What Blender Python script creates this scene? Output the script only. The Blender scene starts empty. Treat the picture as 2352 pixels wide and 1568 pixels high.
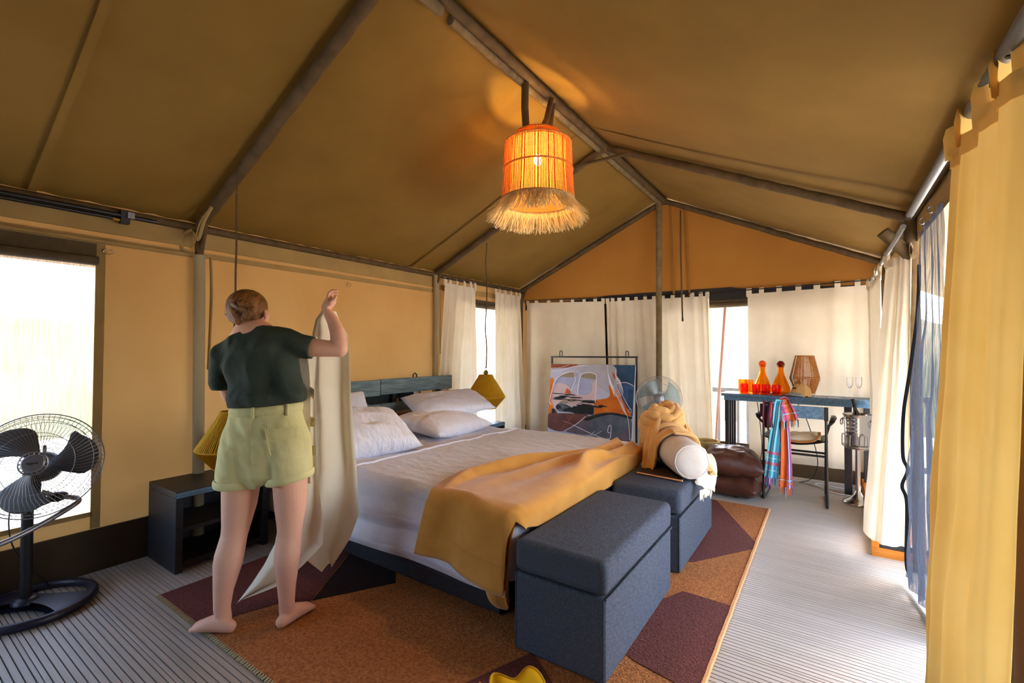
import bpy, math, random
from math import sin, cos, pi, radians, sqrt, exp
from mathutils import Vector, Matrix, noise
C = bpy.context.scene.collection
random.seed(7)
V = Vector

# ------------------------------------------------------------------ camera
FPX = 1062.58
yaw, pitch, roll = 0.6002, 0.0181, 0.0053
fwd = V((-sin(yaw)*cos(pitch), cos(yaw)*cos(pitch), sin(pitch)))
rt = V((cos(yaw), sin(yaw), 0)); up = rt.cross(fwd)
r2 = rt*cos(roll)+up*sin(roll); u2 = up*cos(roll)-rt*sin(roll)
cam = bpy.data.objects.new('camera', bpy.data.cameras.new('camera')); C.objects.link(cam)
cam.data.sensor_width = 36; cam.data.lens = FPX/2352*36; cam.data.clip_start = 0.02; cam.data.clip_end = 400
cam.matrix_world = Matrix(((r2.x, u2.x, -fwd.x, 3.677), (r2.y, u2.y, -fwd.y, 0.183), (r2.z, u2.z, -fwd.z, 1.35), (0, 0, 0, 1)))
bpy.context.scene.camera = cam

# ------------------------------------------------------------------ sky, sun, exposure
sc = bpy.context.scene
sc.view_settings.view_transform = 'Standard'; sc.view_settings.look = 'None'
sc.view_settings.gamma = 1; sc.view_settings.use_curve_mapping = False
sc.view_settings.exposure = 2.65
w = bpy.data.worlds.new('sky'); sc.world = w; w.use_nodes = True
wn = w.node_tree; bg = wn.nodes['Background']
sky = wn.nodes.new('ShaderNodeTexSky'); sky.sky_type = 'NISHITA'; sky.sun_disc = False
sky.sun_elevation = radians(52); sky.sun_rotation = radians(20); sky.dust_density = 4.0; sky.air_density = 1.0; sky.ozone_density = .6
wn.links.new(sky.outputs[0], bg.inputs[0]); bg.inputs[1].default_value = 0.60
sun = bpy.data.objects.new('sun', bpy.data.lights.new('sun', 'SUN')); C.objects.link(sun)
sun.data.energy = 3.3; sun.data.angle = radians(0.6); sun.data.color = (.78, 1.0, 1.25)
sun.rotation_euler = (radians(38), 0, radians(160))
sc.cycles.max_bounces = 10; sc.cycles.diffuse_bounces = 6; sc.cycles.transmission_bounces = 8
sc.cycles.transparent_max_bounces = 16; sc.cycles.caustics_refractive = False; sc.cycles.caustics_reflective = False
sc.cycles.sample_clamp_indirect = 6
sc.cycles.use_denoising = True

# ------------------------------------------------------------------ materials
def S(r, g, b, a=1):
    f = lambda c: (c/255/12.92 if c/255 <= .04045 else ((c/255+.055)/1.055)**2.4)
    return (f(r), f(g), f(b), a)
MATS = {}
def mat(name, col, col2=None, rough=.8, nscale=6, bump=0, bscale=60, trans=0, metal=0, spec=.3, weave=0, wscale=500, stretch=(1, 1, 1), sheen=0, rnd=0, detail=4, emit=None, estr=0, bdist=.01, holes=0):
    m = bpy.data.materials.new(name); m.use_nodes = True; n = m.node_tree; N = n.nodes; L = n.links
    p = N['Principled BSDF']; out = N['Material Output']
    p.inputs['Roughness'].default_value = rough; p.inputs['Metallic'].default_value = metal
    p.inputs['Specular IOR Level'].default_value = spec
    p.inputs['Sheen Weight'].default_value = sheen
    tc = N.new('ShaderNodeTexCoord'); mp = N.new('ShaderNodeMapping'); mp.inputs['Scale'].default_value = stretch
    L.new(tc.outputs['Object'], mp.inputs[0])
    colout = None
    if col2:
        t = N.new('ShaderNodeTexNoise'); t.inputs['Scale'].default_value = nscale; t.inputs['Detail'].default_value = detail
        L.new(mp.outputs[0], t.inputs['Vector'])
        r = N.new('ShaderNodeValToRGB'); r.color_ramp.elements[0].position = .32; r.color_ramp.elements[1].position = .68
        r.color_ramp.elements[0].color = col; r.color_ramp.elements[1].color = col2
        L.new(t.outputs['Fac'], r.inputs[0]); colout = r.outputs[0]
    if rnd:
        oi = N.new('ShaderNodeObjectInfo'); h = N.new('ShaderNodeHueSaturation'); mr = N.new('ShaderNodeMapRange')
        mr.inputs[3].default_value = 1-rnd; mr.inputs[4].default_value = 1+rnd
        L.new(oi.outputs['Random'], mr.inputs[0]); L.new(mr.outputs[0], h.inputs['Value'])
        if colout: L.new(colout, h.inputs['Color'])
        else: h.inputs['Color'].default_value = col
        colout = h.outputs[0]
    if colout: L.new(colout, p.inputs['Base Color'])
    else: p.inputs['Base Color'].default_value = col
    nrm = None
    if bump:
        t = N.new('ShaderNodeTexNoise'); t.inputs['Scale'].default_value = bscale; t.inputs['Detail'].default_value = 5
        L.new(mp.outputs[0], t.inputs['Vector'])
        b = N.new('ShaderNodeBump'); b.inputs['Strength'].default_value = bump; b.inputs['Distance'].default_value = bdist
        L.new(t.outputs['Fac'], b.inputs['Height']); nrm = b.outputs[0]
    if weave:
        ad = N.new('ShaderNodeMath'); ad.operation = 'ADD'
        for i, d in enumerate('XZ'):
            wv = N.new('ShaderNodeTexWave'); wv.bands_direction = d; wv.inputs['Scale'].default_value = wscale; wv.inputs['Distortion'].default_value = 1.5; wv.inputs['Detail'].default_value = 1
            L.new(tc.outputs['Object'], wv.inputs['Vector']); L.new(wv.outputs['Fac'], ad.inputs[i])
        b = N.new('ShaderNodeBump'); b.inputs['Strength'].default_value = weave; b.inputs['Distance'].default_value = .002
        L.new(ad.outputs[0], b.inputs['Height'])
        if nrm: L.new(nrm, b.inputs['Normal'])
        nrm = b.outputs[0]
    if nrm: L.new(nrm, p.inputs['Normal'])
    if emit: p.inputs['Emission Color'].default_value = emit; p.inputs['Emission Strength'].default_value = estr
    if trans:
        tr = N.new('ShaderNodeBsdfTranslucent'); mx = N.new('ShaderNodeMixShader'); mx.inputs[0].default_value = trans
        if colout: L.new(colout, tr.inputs[0])
        else: tr.inputs[0].default_value = col
        if nrm: L.new(nrm, tr.inputs['Normal'])
        L.new(p.outputs[0], mx.inputs[1]); L.new(tr.outputs[0], mx.inputs[2]); L.new(mx.outputs[0], out.inputs[0])
    if holes:
        hm = N.new('ShaderNodeMixShader'); hm.inputs[0].default_value = holes; ht = N.new('ShaderNodeBsdfTransparent')
        L.new(out.inputs[0].links[0].from_socket, hm.inputs[1]); L.new(ht.outputs[0], hm.inputs[2]); L.new(hm.outputs[0], out.inputs[0])
    MATS[name] = m; return m
def glass(name, col, rough=.02, ior=1.45, density=0):
    m = bpy.data.materials.new(name); m.use_nodes = True; n = m.node_tree; p = n.nodes['Principled BSDF']
    p.inputs['Base Color'].default_value = col; p.inputs['Roughness'].default_value = rough
    p.inputs['Transmission Weight'].default_value = 1; p.inputs['IOR'].default_value = ior
    # thin glass also lets straight light through
    t = n.nodes.new('ShaderNodeBsdfTransparent'); t.inputs[0].default_value = col
    mx = n.nodes.new('ShaderNodeMixShader'); mx.inputs[0].default_value = density
    n.links.new(p.outputs[0], mx.inputs[1]); n.links.new(t.outputs[0], mx.inputs[2]); n.links.new(mx.outputs[0], n.nodes['Material Output'].inputs[0])
    return m
def mesh_net(name, col, opacity, scale=380, trans=.5):
    """woven insect netting: threads with open holes between them"""
    m = bpy.data.materials.new(name); m.use_nodes = True; n = m.node_tree; N = n.nodes; L = n.links
    d = N.new('ShaderNodeBsdfDiffuse'); d.inputs[0].default_value = col
    tl = N.new('ShaderNodeBsdfTranslucent'); tl.inputs[0].default_value = col
    m1 = N.new('ShaderNodeMixShader'); m1.inputs[0].default_value = trans
    L.new(d.outputs[0], m1.inputs[1]); L.new(tl.outputs[0], m1.inputs[2])
    t = N.new('ShaderNodeBsdfTransparent'); mx = N.new('ShaderNodeMixShader')
    tc = N.new('ShaderNodeTexCoord'); ns = N.new('ShaderNodeTexNoise'); ns.inputs['Scale'].default_value = 1
    mp = N.new('ShaderNodeMapping'); mp.inputs['Scale'].default_value = (140, 140, 3)
    L.new(tc.outputs['Object'], mp.inputs[0]); L.new(mp.outputs[0], ns.inputs['Vector'])
    mr = N.new('ShaderNodeMapRange'); mr.inputs[1].default_value = .3; mr.inputs[2].default_value = .7
    mr.inputs[3].default_value = max(0, opacity-.12); mr.inputs[4].default_value = min(1, opacity+.12)
    L.new(ns.outputs['Fac'], mr.inputs[0]); L.new(mr.outputs[0], mx.inputs[0])
    L.new(t.outputs[0], mx.inputs[1]); L.new(m1.outputs[0], mx.inputs[2]); L.new(mx.outputs[0], N['Material Output'].inputs[0])
    return m

M = {}
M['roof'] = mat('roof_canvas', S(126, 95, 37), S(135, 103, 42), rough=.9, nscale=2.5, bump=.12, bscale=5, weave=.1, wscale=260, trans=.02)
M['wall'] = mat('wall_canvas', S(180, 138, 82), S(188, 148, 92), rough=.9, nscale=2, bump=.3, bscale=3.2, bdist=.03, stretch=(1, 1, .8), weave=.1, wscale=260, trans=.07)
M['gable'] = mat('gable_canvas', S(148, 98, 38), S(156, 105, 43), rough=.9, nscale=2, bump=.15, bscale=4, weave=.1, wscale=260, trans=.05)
M['trimc'] = mat('trim_canvas', S(172, 144, 90), S(160, 132, 82), rough=.9, nscale=5, weave=.1, wscale=260)
M['skirt'] = mat('skirt_canvas', S(62, 50, 36), S(74, 60, 42), rough=.9, nscale=5)
M['flap'] = mat('rolled_flap', S(96, 82, 62), S(84, 72, 54), rough=.9, nscale=20, weave=.2, wscale=200)
M['pole2'] = mat('ridge_wrap', S(132, 112, 78), S(108, 90, 60), rough=.8, nscale=14, bump=.2, bscale=40)
M['rodg'] = mat('rod_grey', S(112, 110, 106), rough=.5, metal=.4)
M['pole'] = mat('pole_wrap', S(98, 78, 48), S(78, 60, 36), rough=.75, nscale=14, bump=.2, bscale=40)
M['polegrey'] = mat('pole_wrap_pale', S(168, 154, 120), S(150, 134, 102), rough=.7, nscale=9, stretch=(1, 1, .2))
M['deck'] = mat('deck_board', S(156, 148, 138), S(174, 166, 156), rough=.45, nscale=3, stretch=(.6, 14, 1), rnd=.07, bump=.1, bscale=30, spec=.5)
M['groove'] = mat('deck_groove', S(60, 46, 34), rough=.9)
M['net'] = mesh_net('window_net', S(92, 90, 102), .62, trans=.3)
M['netlight'] = mesh_net('window_net_fine', S(140, 138, 136), .22, trans=.3)
M['netdark'] = mesh_net('door_net', S(72, 78, 92), .84, trans=.22)
M['curtain'] = mat('cotton_curtain', S(236, 226, 204), S(228, 216, 190), rough=.9, nscale=4, bump=.1, bscale=14, trans=.10, weave=.08, wscale=400)
M['curtainy'] = mat('cotton_curtain_warm', S(238, 214, 156), S(230, 204, 140), rough=.9, nscale=4, bump=.1, bscale=14, trans=.3, weave=.08, wscale=400)
M['neary'] = mat('cotton_curtain_near', S(240, 204, 122), S(232, 192, 104), rough=.9, nscale=4, bump=.1, bscale=14, trans=.2, weave=.08, wscale=400)
M['zip'] = mat('zip_tape', S(18, 18, 20), rough=1, spec=0)
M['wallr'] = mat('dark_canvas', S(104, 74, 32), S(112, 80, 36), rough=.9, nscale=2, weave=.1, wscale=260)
M['gwood'] = mat('grey_stained_wood', S(118, 142, 150), S(82, 102, 110), rough=.5, nscale=5, stretch=(8, 1.2, 12), bump=.2, bscale=26, spec=.4)
M['sheer'] = mat('thin_cotton', S(240, 230, 208), S(232, 220, 196), rough=.9, nscale=4, bump=.1, bscale=10, trans=.07)
M['sheet'] = mat('bed_sheet', S(212, 212, 222), S(204, 203, 213), rough=.85, nscale=3, bump=.9, bscale=7, bdist=.03, stretch=(1, 2.2, 1), sheen=.1)
M['pillow'] = mat('pillow_case', S(236, 240, 254), S(230, 234, 250), rough=.85, nscale=3, bump=.9, bscale=11, bdist=.03, stretch=(1, 1.8, 1))
M['must'] = mat('mustard_wool', S(205, 146, 62), S(192, 132, 50), rough=.95, nscale=8, bump=.15, bscale=120, sheen=.3)
M['scarf'] = mat('tan_wool', S(222, 174, 108), S(210, 160, 92), rough=.95, nscale=9, bump=.2, bscale=110, sheen=.3)
M['cream'] = mat('cream_wool', S(240, 232, 214), rough=.95, bump=.2, bscale=110)
M['linen'] = mat('linen_bolster', S(214, 203, 192), S(206, 194, 182), rough=.9, nscale=9, bump=.25, bscale=25)
M['stool'] = mat('blue_grey_tweed', S(58, 65, 79), S(82, 89, 102), rough=.95, nscale=170, stretch=(1, .25, 1), detail=2, weave=.3, wscale=320)
M['dwood'] = mat('black_stained_wood', S(34, 32, 36), S(48, 44, 46), rough=.5, nscale=6, stretch=(6, 1, 10), bump=.15, bscale=30, spec=.4)
M['bwood'] = mat('blue_stained_wood', S(104, 140, 168), S(72, 100, 124), rough=.5, nscale=5, stretch=(8, 1.2, 12), bump=.2, bscale=26, spec=.4)
M['tan'] = mat('rug_tan', S(186, 122, 68), S(142, 86, 44), rough=1, nscale=75, bump=.9, bscale=110, detail=3)
M['maroon'] = mat('rug_maroon', S(112, 62, 56), S(84, 44, 40), rough=1, nscale=75, bump=.9, bscale=110, detail=3)
M['rugshade'] = mat('rug_shade', S(44, 22, 18), S(34, 16, 14), rough=1, nscale=75, bump=.9, bscale=110, detail=3)
M['rugedge'] = mat('rug_edge', S(214, 160, 112), S(196, 140, 92), rough=1, nscale=80)
M['fringe'] = mat('rug_fringe', S(176, 168, 136), rough=1)
M['black'] = mat('black_metal', S(24, 23, 26), rough=.4, spec=.5)
M['navy'] = mat('navy_plastic', S(28, 30, 46), rough=.4, spec=.5)
M['steel'] = mat('brushed_steel', S(200, 200, 204), rough=.22, metal=1)
M['tube'] = mat('grey_tube', S(150, 150, 156), rough=.35, metal=.8)
M['blade'] = mat('grey_blade', S(92, 96, 100), rough=.55, trans=.15)
M['leather'] = mat('brown_leather', S(84, 46, 34), S(68, 36, 26), rough=.42, nscale=5, bump=.5, bscale=14, spec=.5)
M['straw'] = mat('straw', S(196, 172, 110), S(178, 150, 90), rough=.9, nscale=40, bump=.5, bscale=60)
M['rope'] = mat('jute_rope', S(244, 196, 122), S(214, 154, 82), rough=.9, nscale=60, trans=.45)
M['ropey'] = mat('yellow_rope', S(214, 164, 34), S(196, 146, 22), rough=.85, nscale=60, trans=.25)
M['ropeo'] = mat('lampshade_rope', S(220, 160, 84), S(196, 130, 60), rough=.9, nscale=60, trans=.4)
M['fluff'] = mat('raffia_fringe', S(240, 224, 176), S(226, 204, 146), rough=.9, nscale=30, trans=.45)
M['white'] = mat('white_plastic', S(232, 232, 228), rough=.5)
M['paper'] = mat('paper', S(238, 236, 232), rough=.7)
M['capc'] = mat('cap_cloth', S(214, 172, 112), rough=.9, bump=.2, bscale=60)
M['capg'] = mat('cap_visor', S(150, 158, 160), rough=.8)
M['ink'] = mat('black_print', S(40, 34, 30), rough=.8)
M['amber'] = glass('amber_glass', S(255, 208, 110), density=.6)
M['orange'] = glass('red_orange_glass', S(255, 140, 70), density=.6)
M['dstop'] = glass('dark_red_glass', S(130, 30, 16), density=.2)
M['clear'] = glass('clear_glass', S(250, 252, 255), density=.3)
M['acryl'] = glass('clear_blue_acrylic', S(205, 228, 238), rough=.15, ior=1.2, density=.5)
M['bottle'] = mat('dark_bottle', S(18, 22, 22), rough=.08, spec=.7)
M['skin'] = mat('skin', S(228, 172, 144), S(234, 182, 154), rough=.55, nscale=7, spec=.35)
M['shirt'] = mat('green_tshirt', S(58, 68, 60), S(48, 57, 50), rough=.9, nscale=5, bump=.7, bscale=7, bdist=.03)
M['shorts'] = mat('olive_shorts', S(214, 206, 150), S(202, 194, 138), rough=.9, nscale=6, bump=.5, bscale=13, bdist=.02, weave=.1, wscale=400)
M['hair'] = mat('brown_hair', S(150, 100, 48), S(92, 58, 26), rough=.5, nscale=7, stretch=(14, 3, 3), bump=.7, bscale=12, spec=.4)
M['eye'] = mat('eye', S(220, 216, 210), rough=.3)
M['lip'] = mat('lip', S(176, 96, 86), rough=.5)
M['orangewood'] = mat('orange_wood', S(206, 126, 42), S(186, 106, 30), rough=.5, nscale=5, stretch=(1, 1, 8))
M['ybag'] = mat('yellow_film', S(236, 190, 40), rough=.3, trans=.5, spec=.5)
M['bulb'] = mat('bulb', S(255, 220, 150), emit=S(255, 196, 96), estr=60)
M['sand'] = mat('sand', S(196, 186, 170), S(176, 166, 150), rough=1, nscale=1.2, bump=.4, bscale=12)
M['scrub'] = mat('dry_scrub', S(116, 102, 74), S(84, 86, 56), rough=1, nscale=.5, bump=.6, bscale=3)
M['greydeck'] = mat('outside_deck', S(186, 180, 172), S(168, 160, 152), rough=.8, nscale=3)
M['rail'] = mat('outside_rail', S(88, 92, 98), rough=.7)
M['browncloth'] = mat('chair_seat_cloth', S(222, 208, 182), S(206, 184, 146), rough=.9, nscale=12, bump=.3, bscale=20)

# ------------------------------------------------------------------ builders
POSE = {}
class B:
    def __init__(s): s.v = []; s.f = []; s.mi = []; s.cur = 0
    def add(s, vs, fs):
        o = len(s.v); s.v += [V(x) for x in vs]
        for f in fs: s.f.append([o+i for i in f]); s.mi.append(s.cur)
    def box(s, x0, x1, y0, y1, z0, z1, R=None, piv=None):
        vs = [V((x, y, z)) for x in (x0, x1) for y in (y0, y1) for z in (z0, z1)]
        if R is not None:
            p = V(piv) if piv else V(((x0+x1)/2, (y0+y1)/2, (z0+z1)/2)); vs = [R @ (q-p)+p for q in vs]
        s.add(vs, [(0, 1, 3, 2), (4, 6, 7, 5), (0, 4, 5, 1), (2, 3, 7, 6), (0, 2, 6, 4), (1, 5, 7, 3)]); return s
    def tube(s, pts, r, n=8, closed=False, rb=None, side=None, cap=True, dome=False):
        pts = [V(p) for p in pts]; k = len(pts)
        ra = r if isinstance(r, (list, tuple)) else [r]*k
        rbb = ra if rb is None else (rb if isinstance(rb, (list, tuple)) else [rb]*k)
        if dome and not closed:
            d0 = (pts[0]-pts[1]).normalized(); d1 = (pts[-1]-pts[-2]).normalized()
            h = [(.45, .9), (.8, .6), (.97, .22)]
            pre = [(pts[0]+d0*ra[0]*a, ra[0]*b, rbb[0]*b) for a, b in h][::-1]; post = [(pts[-1]+d1*ra[-1]*a, ra[-1]*b, rbb[-1]*b) for a, b in h]
            ra = [p[1] for p in pre]+list(ra)+[p[1] for p in post]; rbb = [p[2] for p in pre]+list(rbb)+[p[2] for p in post]
            pts = [p[0] for p in pre]+pts+[p[0] for p in post]; k = len(pts)
        vs = []; prev = V(side).normalized() if side is not None else None
        for i in range(k):
            if closed: t = pts[(i+1) % k]-pts[i-1]
            else: t = pts[min(i+1, k-1)]-pts[max(i-1, 0)]
            if t.length < 1e-9: t = V((0, 0, 1))
            t.normalize()
            if prev is None: prev = t.orthogonal().normalized()
            a = prev-t*prev.dot(t)
            if a.length < 1e-6: a = t.orthogonal()
            a.normalize(); b = t.cross(a)
            if side is None: prev = a
            for j in range(n):
                g = 2*pi*j/n; vs.append(pts[i]+a*cos(g)*ra[i]+b*sin(g)*rbb[i])
        fs = [(i*n+j, i*n+(j+1) % n, ((i+1) % k)*n+(j+1) % n, ((i+1) % k)*n+j) for i in range(k if closed else k-1) for j in range(n)]
        if cap and not closed: fs += [list(range(n))[::-1], [(k-1)*n+j for j in range(n)]]
        s.add(vs, fs); return s
    def lathe(s, prof, c=(0, 0, 0), n=24, M3=None, capb=True, capt=True):
        c = V(c); vs = []
        for r, z in prof:
            for j in range(n):
                q = V((r*cos(2*pi*j/n), r*sin(2*pi*j/n), z)); vs.append(c+(M3 @ q if M3 is not None else q))
        k = len(prof); fs = [(i*n+j, i*n+(j+1) % n, (i+1)*n+(j+1) % n, (i+1)*n+j) for i in range(k-1) for j in range(n)]
        if capb and prof[0][0] > 1e-5: fs.append(list(range(n))[::-1])
        if capt and prof[-1][0] > 1e-5: fs.append([(k-1)*n+j for j in range(n)])
        s.add(vs, fs); return s
    def ball(s, c, rx, ry=None, rz=None, n=16, R=None):
        ry = ry or rx; rz = rz or rx
        m = Matrix.Diagonal((rx, ry, rz)); m = R @ m if R is not None else m
        return s.lathe([(max(1e-6, sin(pi*i/10)), -cos(pi*i/10)) for i in range(11)], c, n, m)
    def grid(s, fn, nu, nv, wrapu=False):
        vs = [fn(i/nu, j/nv) for j in range(nv+1) for i in range(nu+(0 if wrapu else 1))]
        W = nu if wrapu else nu+1
        s.add(vs, [(j*W+i, j*W+(i+1) % W, (j+1)*W+(i+1) % W, (j+1)*W+i) for j in range(nv) for i in range(nu)]); return s
    def poly(s, pts, thick):
        """prism: outline and thickness vector"""
        pts = [V(p) for p in pts]; t = V(thick); k = len(pts)
        s.add(pts+[p+t for p in pts], [list(range(k))[::-1], list(range(k, 2*k))]+[(i, (i+1) % k, k+(i+1) % k, k+i) for i in range(k)]); return s
    def ribbon(s, pts, w, nrm):
        pts = [V(p) for p in pts]; nrm = V(nrm).normalized(); vs = []
        for i, p in enumerate(pts):
            t = (pts[min(i+1, len(pts)-1)]-pts[max(i-1, 0)]).normalized(); a = nrm.cross(t); vs += [p+a*w/2, p-a*w/2]
        s.add(vs, [(2*i, 2*i+1, 2*i+3, 2*i+2) for i in range(len(pts)-1)]); return s
    def build(s, name, m, parent=None, smooth=True, angle=40, label=None, cat=None, group=None, kind=None, bevel=0, local=False, loc=None):
        me = bpy.data.meshes.new(name)
        P = POSE.get(parent.name) if parent is not None else None
        vs = s.v
        if P is not None and not local: inv = P.inverted(); vs = [inv @ v for v in vs]
        if loc is not None: vs = [v-V(loc) for v in vs]
        me.from_pydata([tuple(v) for v in vs], [], s.f)
        ms = m if isinstance(m, (list, tuple)) else [m]
        for x in ms: me.materials.append(x)
        if len(ms) > 1: me.polygons.foreach_set('material_index', s.mi)
        me.update()
        o = bpy.data.objects.new(name, me); C.objects.link(o)
        if smooth:
            me.shade_smooth(); me.set_sharp_from_angle(angle=radians(angle))
        if bevel:
            bv = o.modifiers.new('bevel', 'BEVEL'); bv.width = bevel; bv.segments = 2; bv.limit_method = 'ANGLE'; bv.angle_limit = radians(50)
        if loc is not None: o.location = loc
        if parent is not None:
            o.parent = parent
            POSE[o.name] = P if P is not None else Matrix.Identity(4)
        tag(o, label, cat, group, kind); return o
def tag(o, label=None, cat=None, group=None, kind=None):
    if label: o['label'] = label
    if cat: o['category'] = cat
    if group: o['group'] = group
    if kind: o['kind'] = kind
    return o
def thing(name, label, cat, loc=(0, 0, 0), rz=0, group=None, kind=None):
    o = bpy.data.objects.new(name, None); C.objects.link(o); o.location = loc; o.rotation_euler = (0, 0, rz); o.empty_display_size = .05
    POSE[o.name] = Matrix.Translation(V(loc)) @ Matrix.Rotation(rz, 4, 'Z')
    return tag(o, label, cat, group, kind)
def part(parent, name, fn, m, **k):
    b = B(); fn(b); return b.build(name, m, parent, **k)
def solid(o, t):
    sm = o.modifiers.new('solid', 'SOLIDIFY'); sm.thickness = t; sm.offset = 0; return o
def sub(o, lv=1):
    m = o.modifiers.new('sub', 'SUBSURF'); m.levels = lv; m.render_levels = lv; return o
def copy_tree(o, parent=None):
    c = o.copy(); C.objects.link(c)
    if parent is not None: c.parent = parent
    for ch in list(o.children): copy_tree(ch, c)
    return c
def nz(x, y=0.0, z=0.0): return noise.noise(V((x, y, z)))
def lerp(a, b, t): return a+(b-a)*t
def catmull(ps, n=6):
    ps = [V(p) for p in ps]; out = []
    for i in range(len(ps)-1):
        p0, p1, p2, p3 = ps[max(i-1, 0)], ps[i], ps[i+1], ps[min(i+2, len(ps)-1)]
        for j in range(n):
            t = j/n; out.append(.5*((2*p1)+(p2-p0)*t+(2*p0-5*p1+4*p2-p3)*t*t+(3*p1-p0-3*p2+p3)*t**3))
    return out+[ps[-1]]
def interp(tab, t):
    for i in range(len(tab)-1):
        if t <= tab[i+1][0] or i == len(tab)-2:
            a, b = tab[i], tab[i+1]; k = min(1, max(0, (t-a[0])/(b[0]-a[0]+1e-9))); return [lerp(a[q], b[q], k) for q in range(1, len(a))]

# ================================================================== SETTING
W, H, RG = 4.131, 2.19, 3.136
Y0, Y1, Y2, YB = 1.607, 3.969, 5.725, 5.98
YN = -1.7
HX = W/2
# ---- outside
def ground(b):
    b.box(-60, 60, -60, 60, -.55, -.45)
b = B(); ground(b); b.build('ground', M['sand'], kind='structure', label='pale sunlit sand around the tent')
def hill(name, x0, x1, y0, y1, h, sd, label):
    b = B()
    def fn(u, v):
        x = lerp(x0, x1, u); y = lerp(y0, y1, v); e = sin(pi*u)**.8*sin(pi*v)**.6
        return V((x, y, -.6+h*e*(.8+.5*nz(x*.15, y*.15, sd))+.25*nz(x*.6, y*.6, sd)*e))
    b.grid(fn, 40, 40); b.build(name, M['scrub'], kind='structure', label=label)
hill('hill', -46, -8.5, -30, 40, 3.4, 1, 'dry scrubby mound seen through the left window')
hill('hill', -30, 45, 13, 60, 5.0, 5, 'tan hillside beyond the back windows')
b = B(); b.box(-.9, 6.4, -2.2, 7.3, -.45, -.12); b.build('outside_deck', M['greydeck'], kind='structure', label='timber platform the tent stands on')
# rail outside the back window
rail = thing('deck_railing', 'grey slatted railing outside the gap between the back curtains', 'railing', (2.9, 6.95, -.12))
part(rail, 'top_rail', lambda b: b.box(1.2, 4.6, 6.9, 7.0, .80, .86), M['rail'])
part(rail, 'bottom_rail', lambda b: b.box(1.2, 4.6, 6.92, 6.98, .02, .08), M['rail'])
for i in range(29): part(rail, 'slat', lambda b: b.box(1.25+i*.118, 1.285+i*.118, 6.93, 6.97, .08, .8), M['rail'], smooth=False)
b = B(); b.tube([(2.45, 6.6, -.12), (2.62, 6.6, 2.4)], .017, 10); b.build('fly_pole', mat('brown_pole', S(120, 72, 50), rough=.7), label='brown guy pole outside the back window gap', cat='pole')
# outer fly, keeps the sun off the roof
b = B()
for sx in (-1, 1):
    pts = [(HX, RG+.30), (HX+sx*(HX+1.0), H-.22)]
    b.add([(pts[0][0], YN-.3, pts[0][1]), (pts[1][0], YN-.3, pts[1][1]), (pts[1][0], YB+2.4, pts[1][1]), (pts[0][0], YB+2.4, pts[0][1])], [(0, 1, 2, 3)])
solid(b.build('roof_fly', mat('fly_canvas', S(196, 176, 140), rough=.9), kind='structure', smooth=False), .01)

# ---- floor of grooved deck boards
floor = thing('floor', 'pale grey-brown grooved deck floor', None, (0, 0, -.03), kind='structure')
del floor['label']
bw = .3; ng = 11; pit = .0262
def board_mesh(bw):
    prof = [(0.0015, -.028), (0.0015, -.001), (.004, 0)]
    y = (bw-ng*pit)/2+pit*.5-.002
    for i in range(ng):
        a = y+i*pit; prof += [(a, 0), (a+.0008, -.004), (a+.0042, -.004), (a+.005, 0)]
    prof += [(bw-.004, 0), (bw-.0015, -.001), (bw-.0015, -.028)]
    b = B(); xs = (-.02, 4.16); n = len(prof)
    b.add([V((x, p[0], p[1])) for x in xs for p in prof], [])
    for i in range(n-1):
        b.cur = 1 if (prof[i][1] < -.003 and prof[i+1][1] < -.003 and prof[i][1] > -.01) else 0
        b.f.append([i, i+1, n+i+1, n+i]); b.mi.append(b.cur)
    b.f.append([0, n-1, 2*n-1, n]); b.mi.append(0)
    return b
b0 = board_mesh(bw); proto = None
ystart = 2.338-.15-bw*13-.004
i = 0
while ystart+i*bw < YB+.1:
    if proto is None:
        proto = b0.build('board', [M['deck'], M['groove']], None, smooth=False); o = proto
    else:
        o = proto.copy(); C.objects.link(o)
    o.parent = floor; o.location = (0, ystart+i*bw, .03); i += 1
b = B(); b.box(-.05, 4.2, YN-.1, YB+.1, -.12, -.035); o = b.build('subfloor', M['groove'], floor); 

# ---- roof canvas
def roof(b):
    for sx in (0, 1):
        xe = -.06 if sx == 0 else W+.06; ze = H-.03
        def fn(u, v):
            y = lerp(YN, YB+.12, v); x = lerp(HX, xe, u); z = lerp(RG+.045, ze+.045, u)
            # slack between rafters
            bay = [YN, Y0, Y1, Y2, YB+.2]
            s = 0
            for a, c in zip(bay, bay[1:]):
                if a <= y <= c: s = sin(pi*(y-a)/(c-a))
            z += -.055*s*sin(pi*min(1, u*1.0))+.004*nz(x*3, y*3, 2)
            z += .006*sin(y*38+nz(x*1.5, y*2)*3)*(max(0, u-.72)/.28)**1.5
            return V((x, y, z))
        b.grid(fn, 24, 120)
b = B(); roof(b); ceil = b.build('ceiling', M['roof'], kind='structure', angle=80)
# roof seams (stitched strips)
for (xa, ya, xb, yb) in ((.5, .85, 2.0, .85), (.06, 2.75, 2.0, 2.75)): pass
def rz(x): return RG-(RG-H)*abs(x-HX)/HX
for yy, xr in ((.78, 0), (3.62, 0), (3.62, 1)):
    b = B()
    for k in range(20):
        pass
    pts = []
    for k in range(21):
        t = k/20*.96+.02; x = lerp(HX, 0 if xr == 0 else W, t)
        bay = [YN, Y0, Y1, Y2]; s = 0
        for a, c in zip(bay, bay[1:]):
            if a <= yy <= c: s = sin(pi*(yy-a)/(c-a))
        pts.append(V((x, yy, lerp(RG+.045, H+.015, t)-.055*s*sin(pi*t)-.006)))
    nr = V((-(RG-H) if xr == 0 else (RG-H), 0, HX)).normalized()
    b.ribbon(pts, .035, nr); b.build('seam', M['roof'], ceil)

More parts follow.
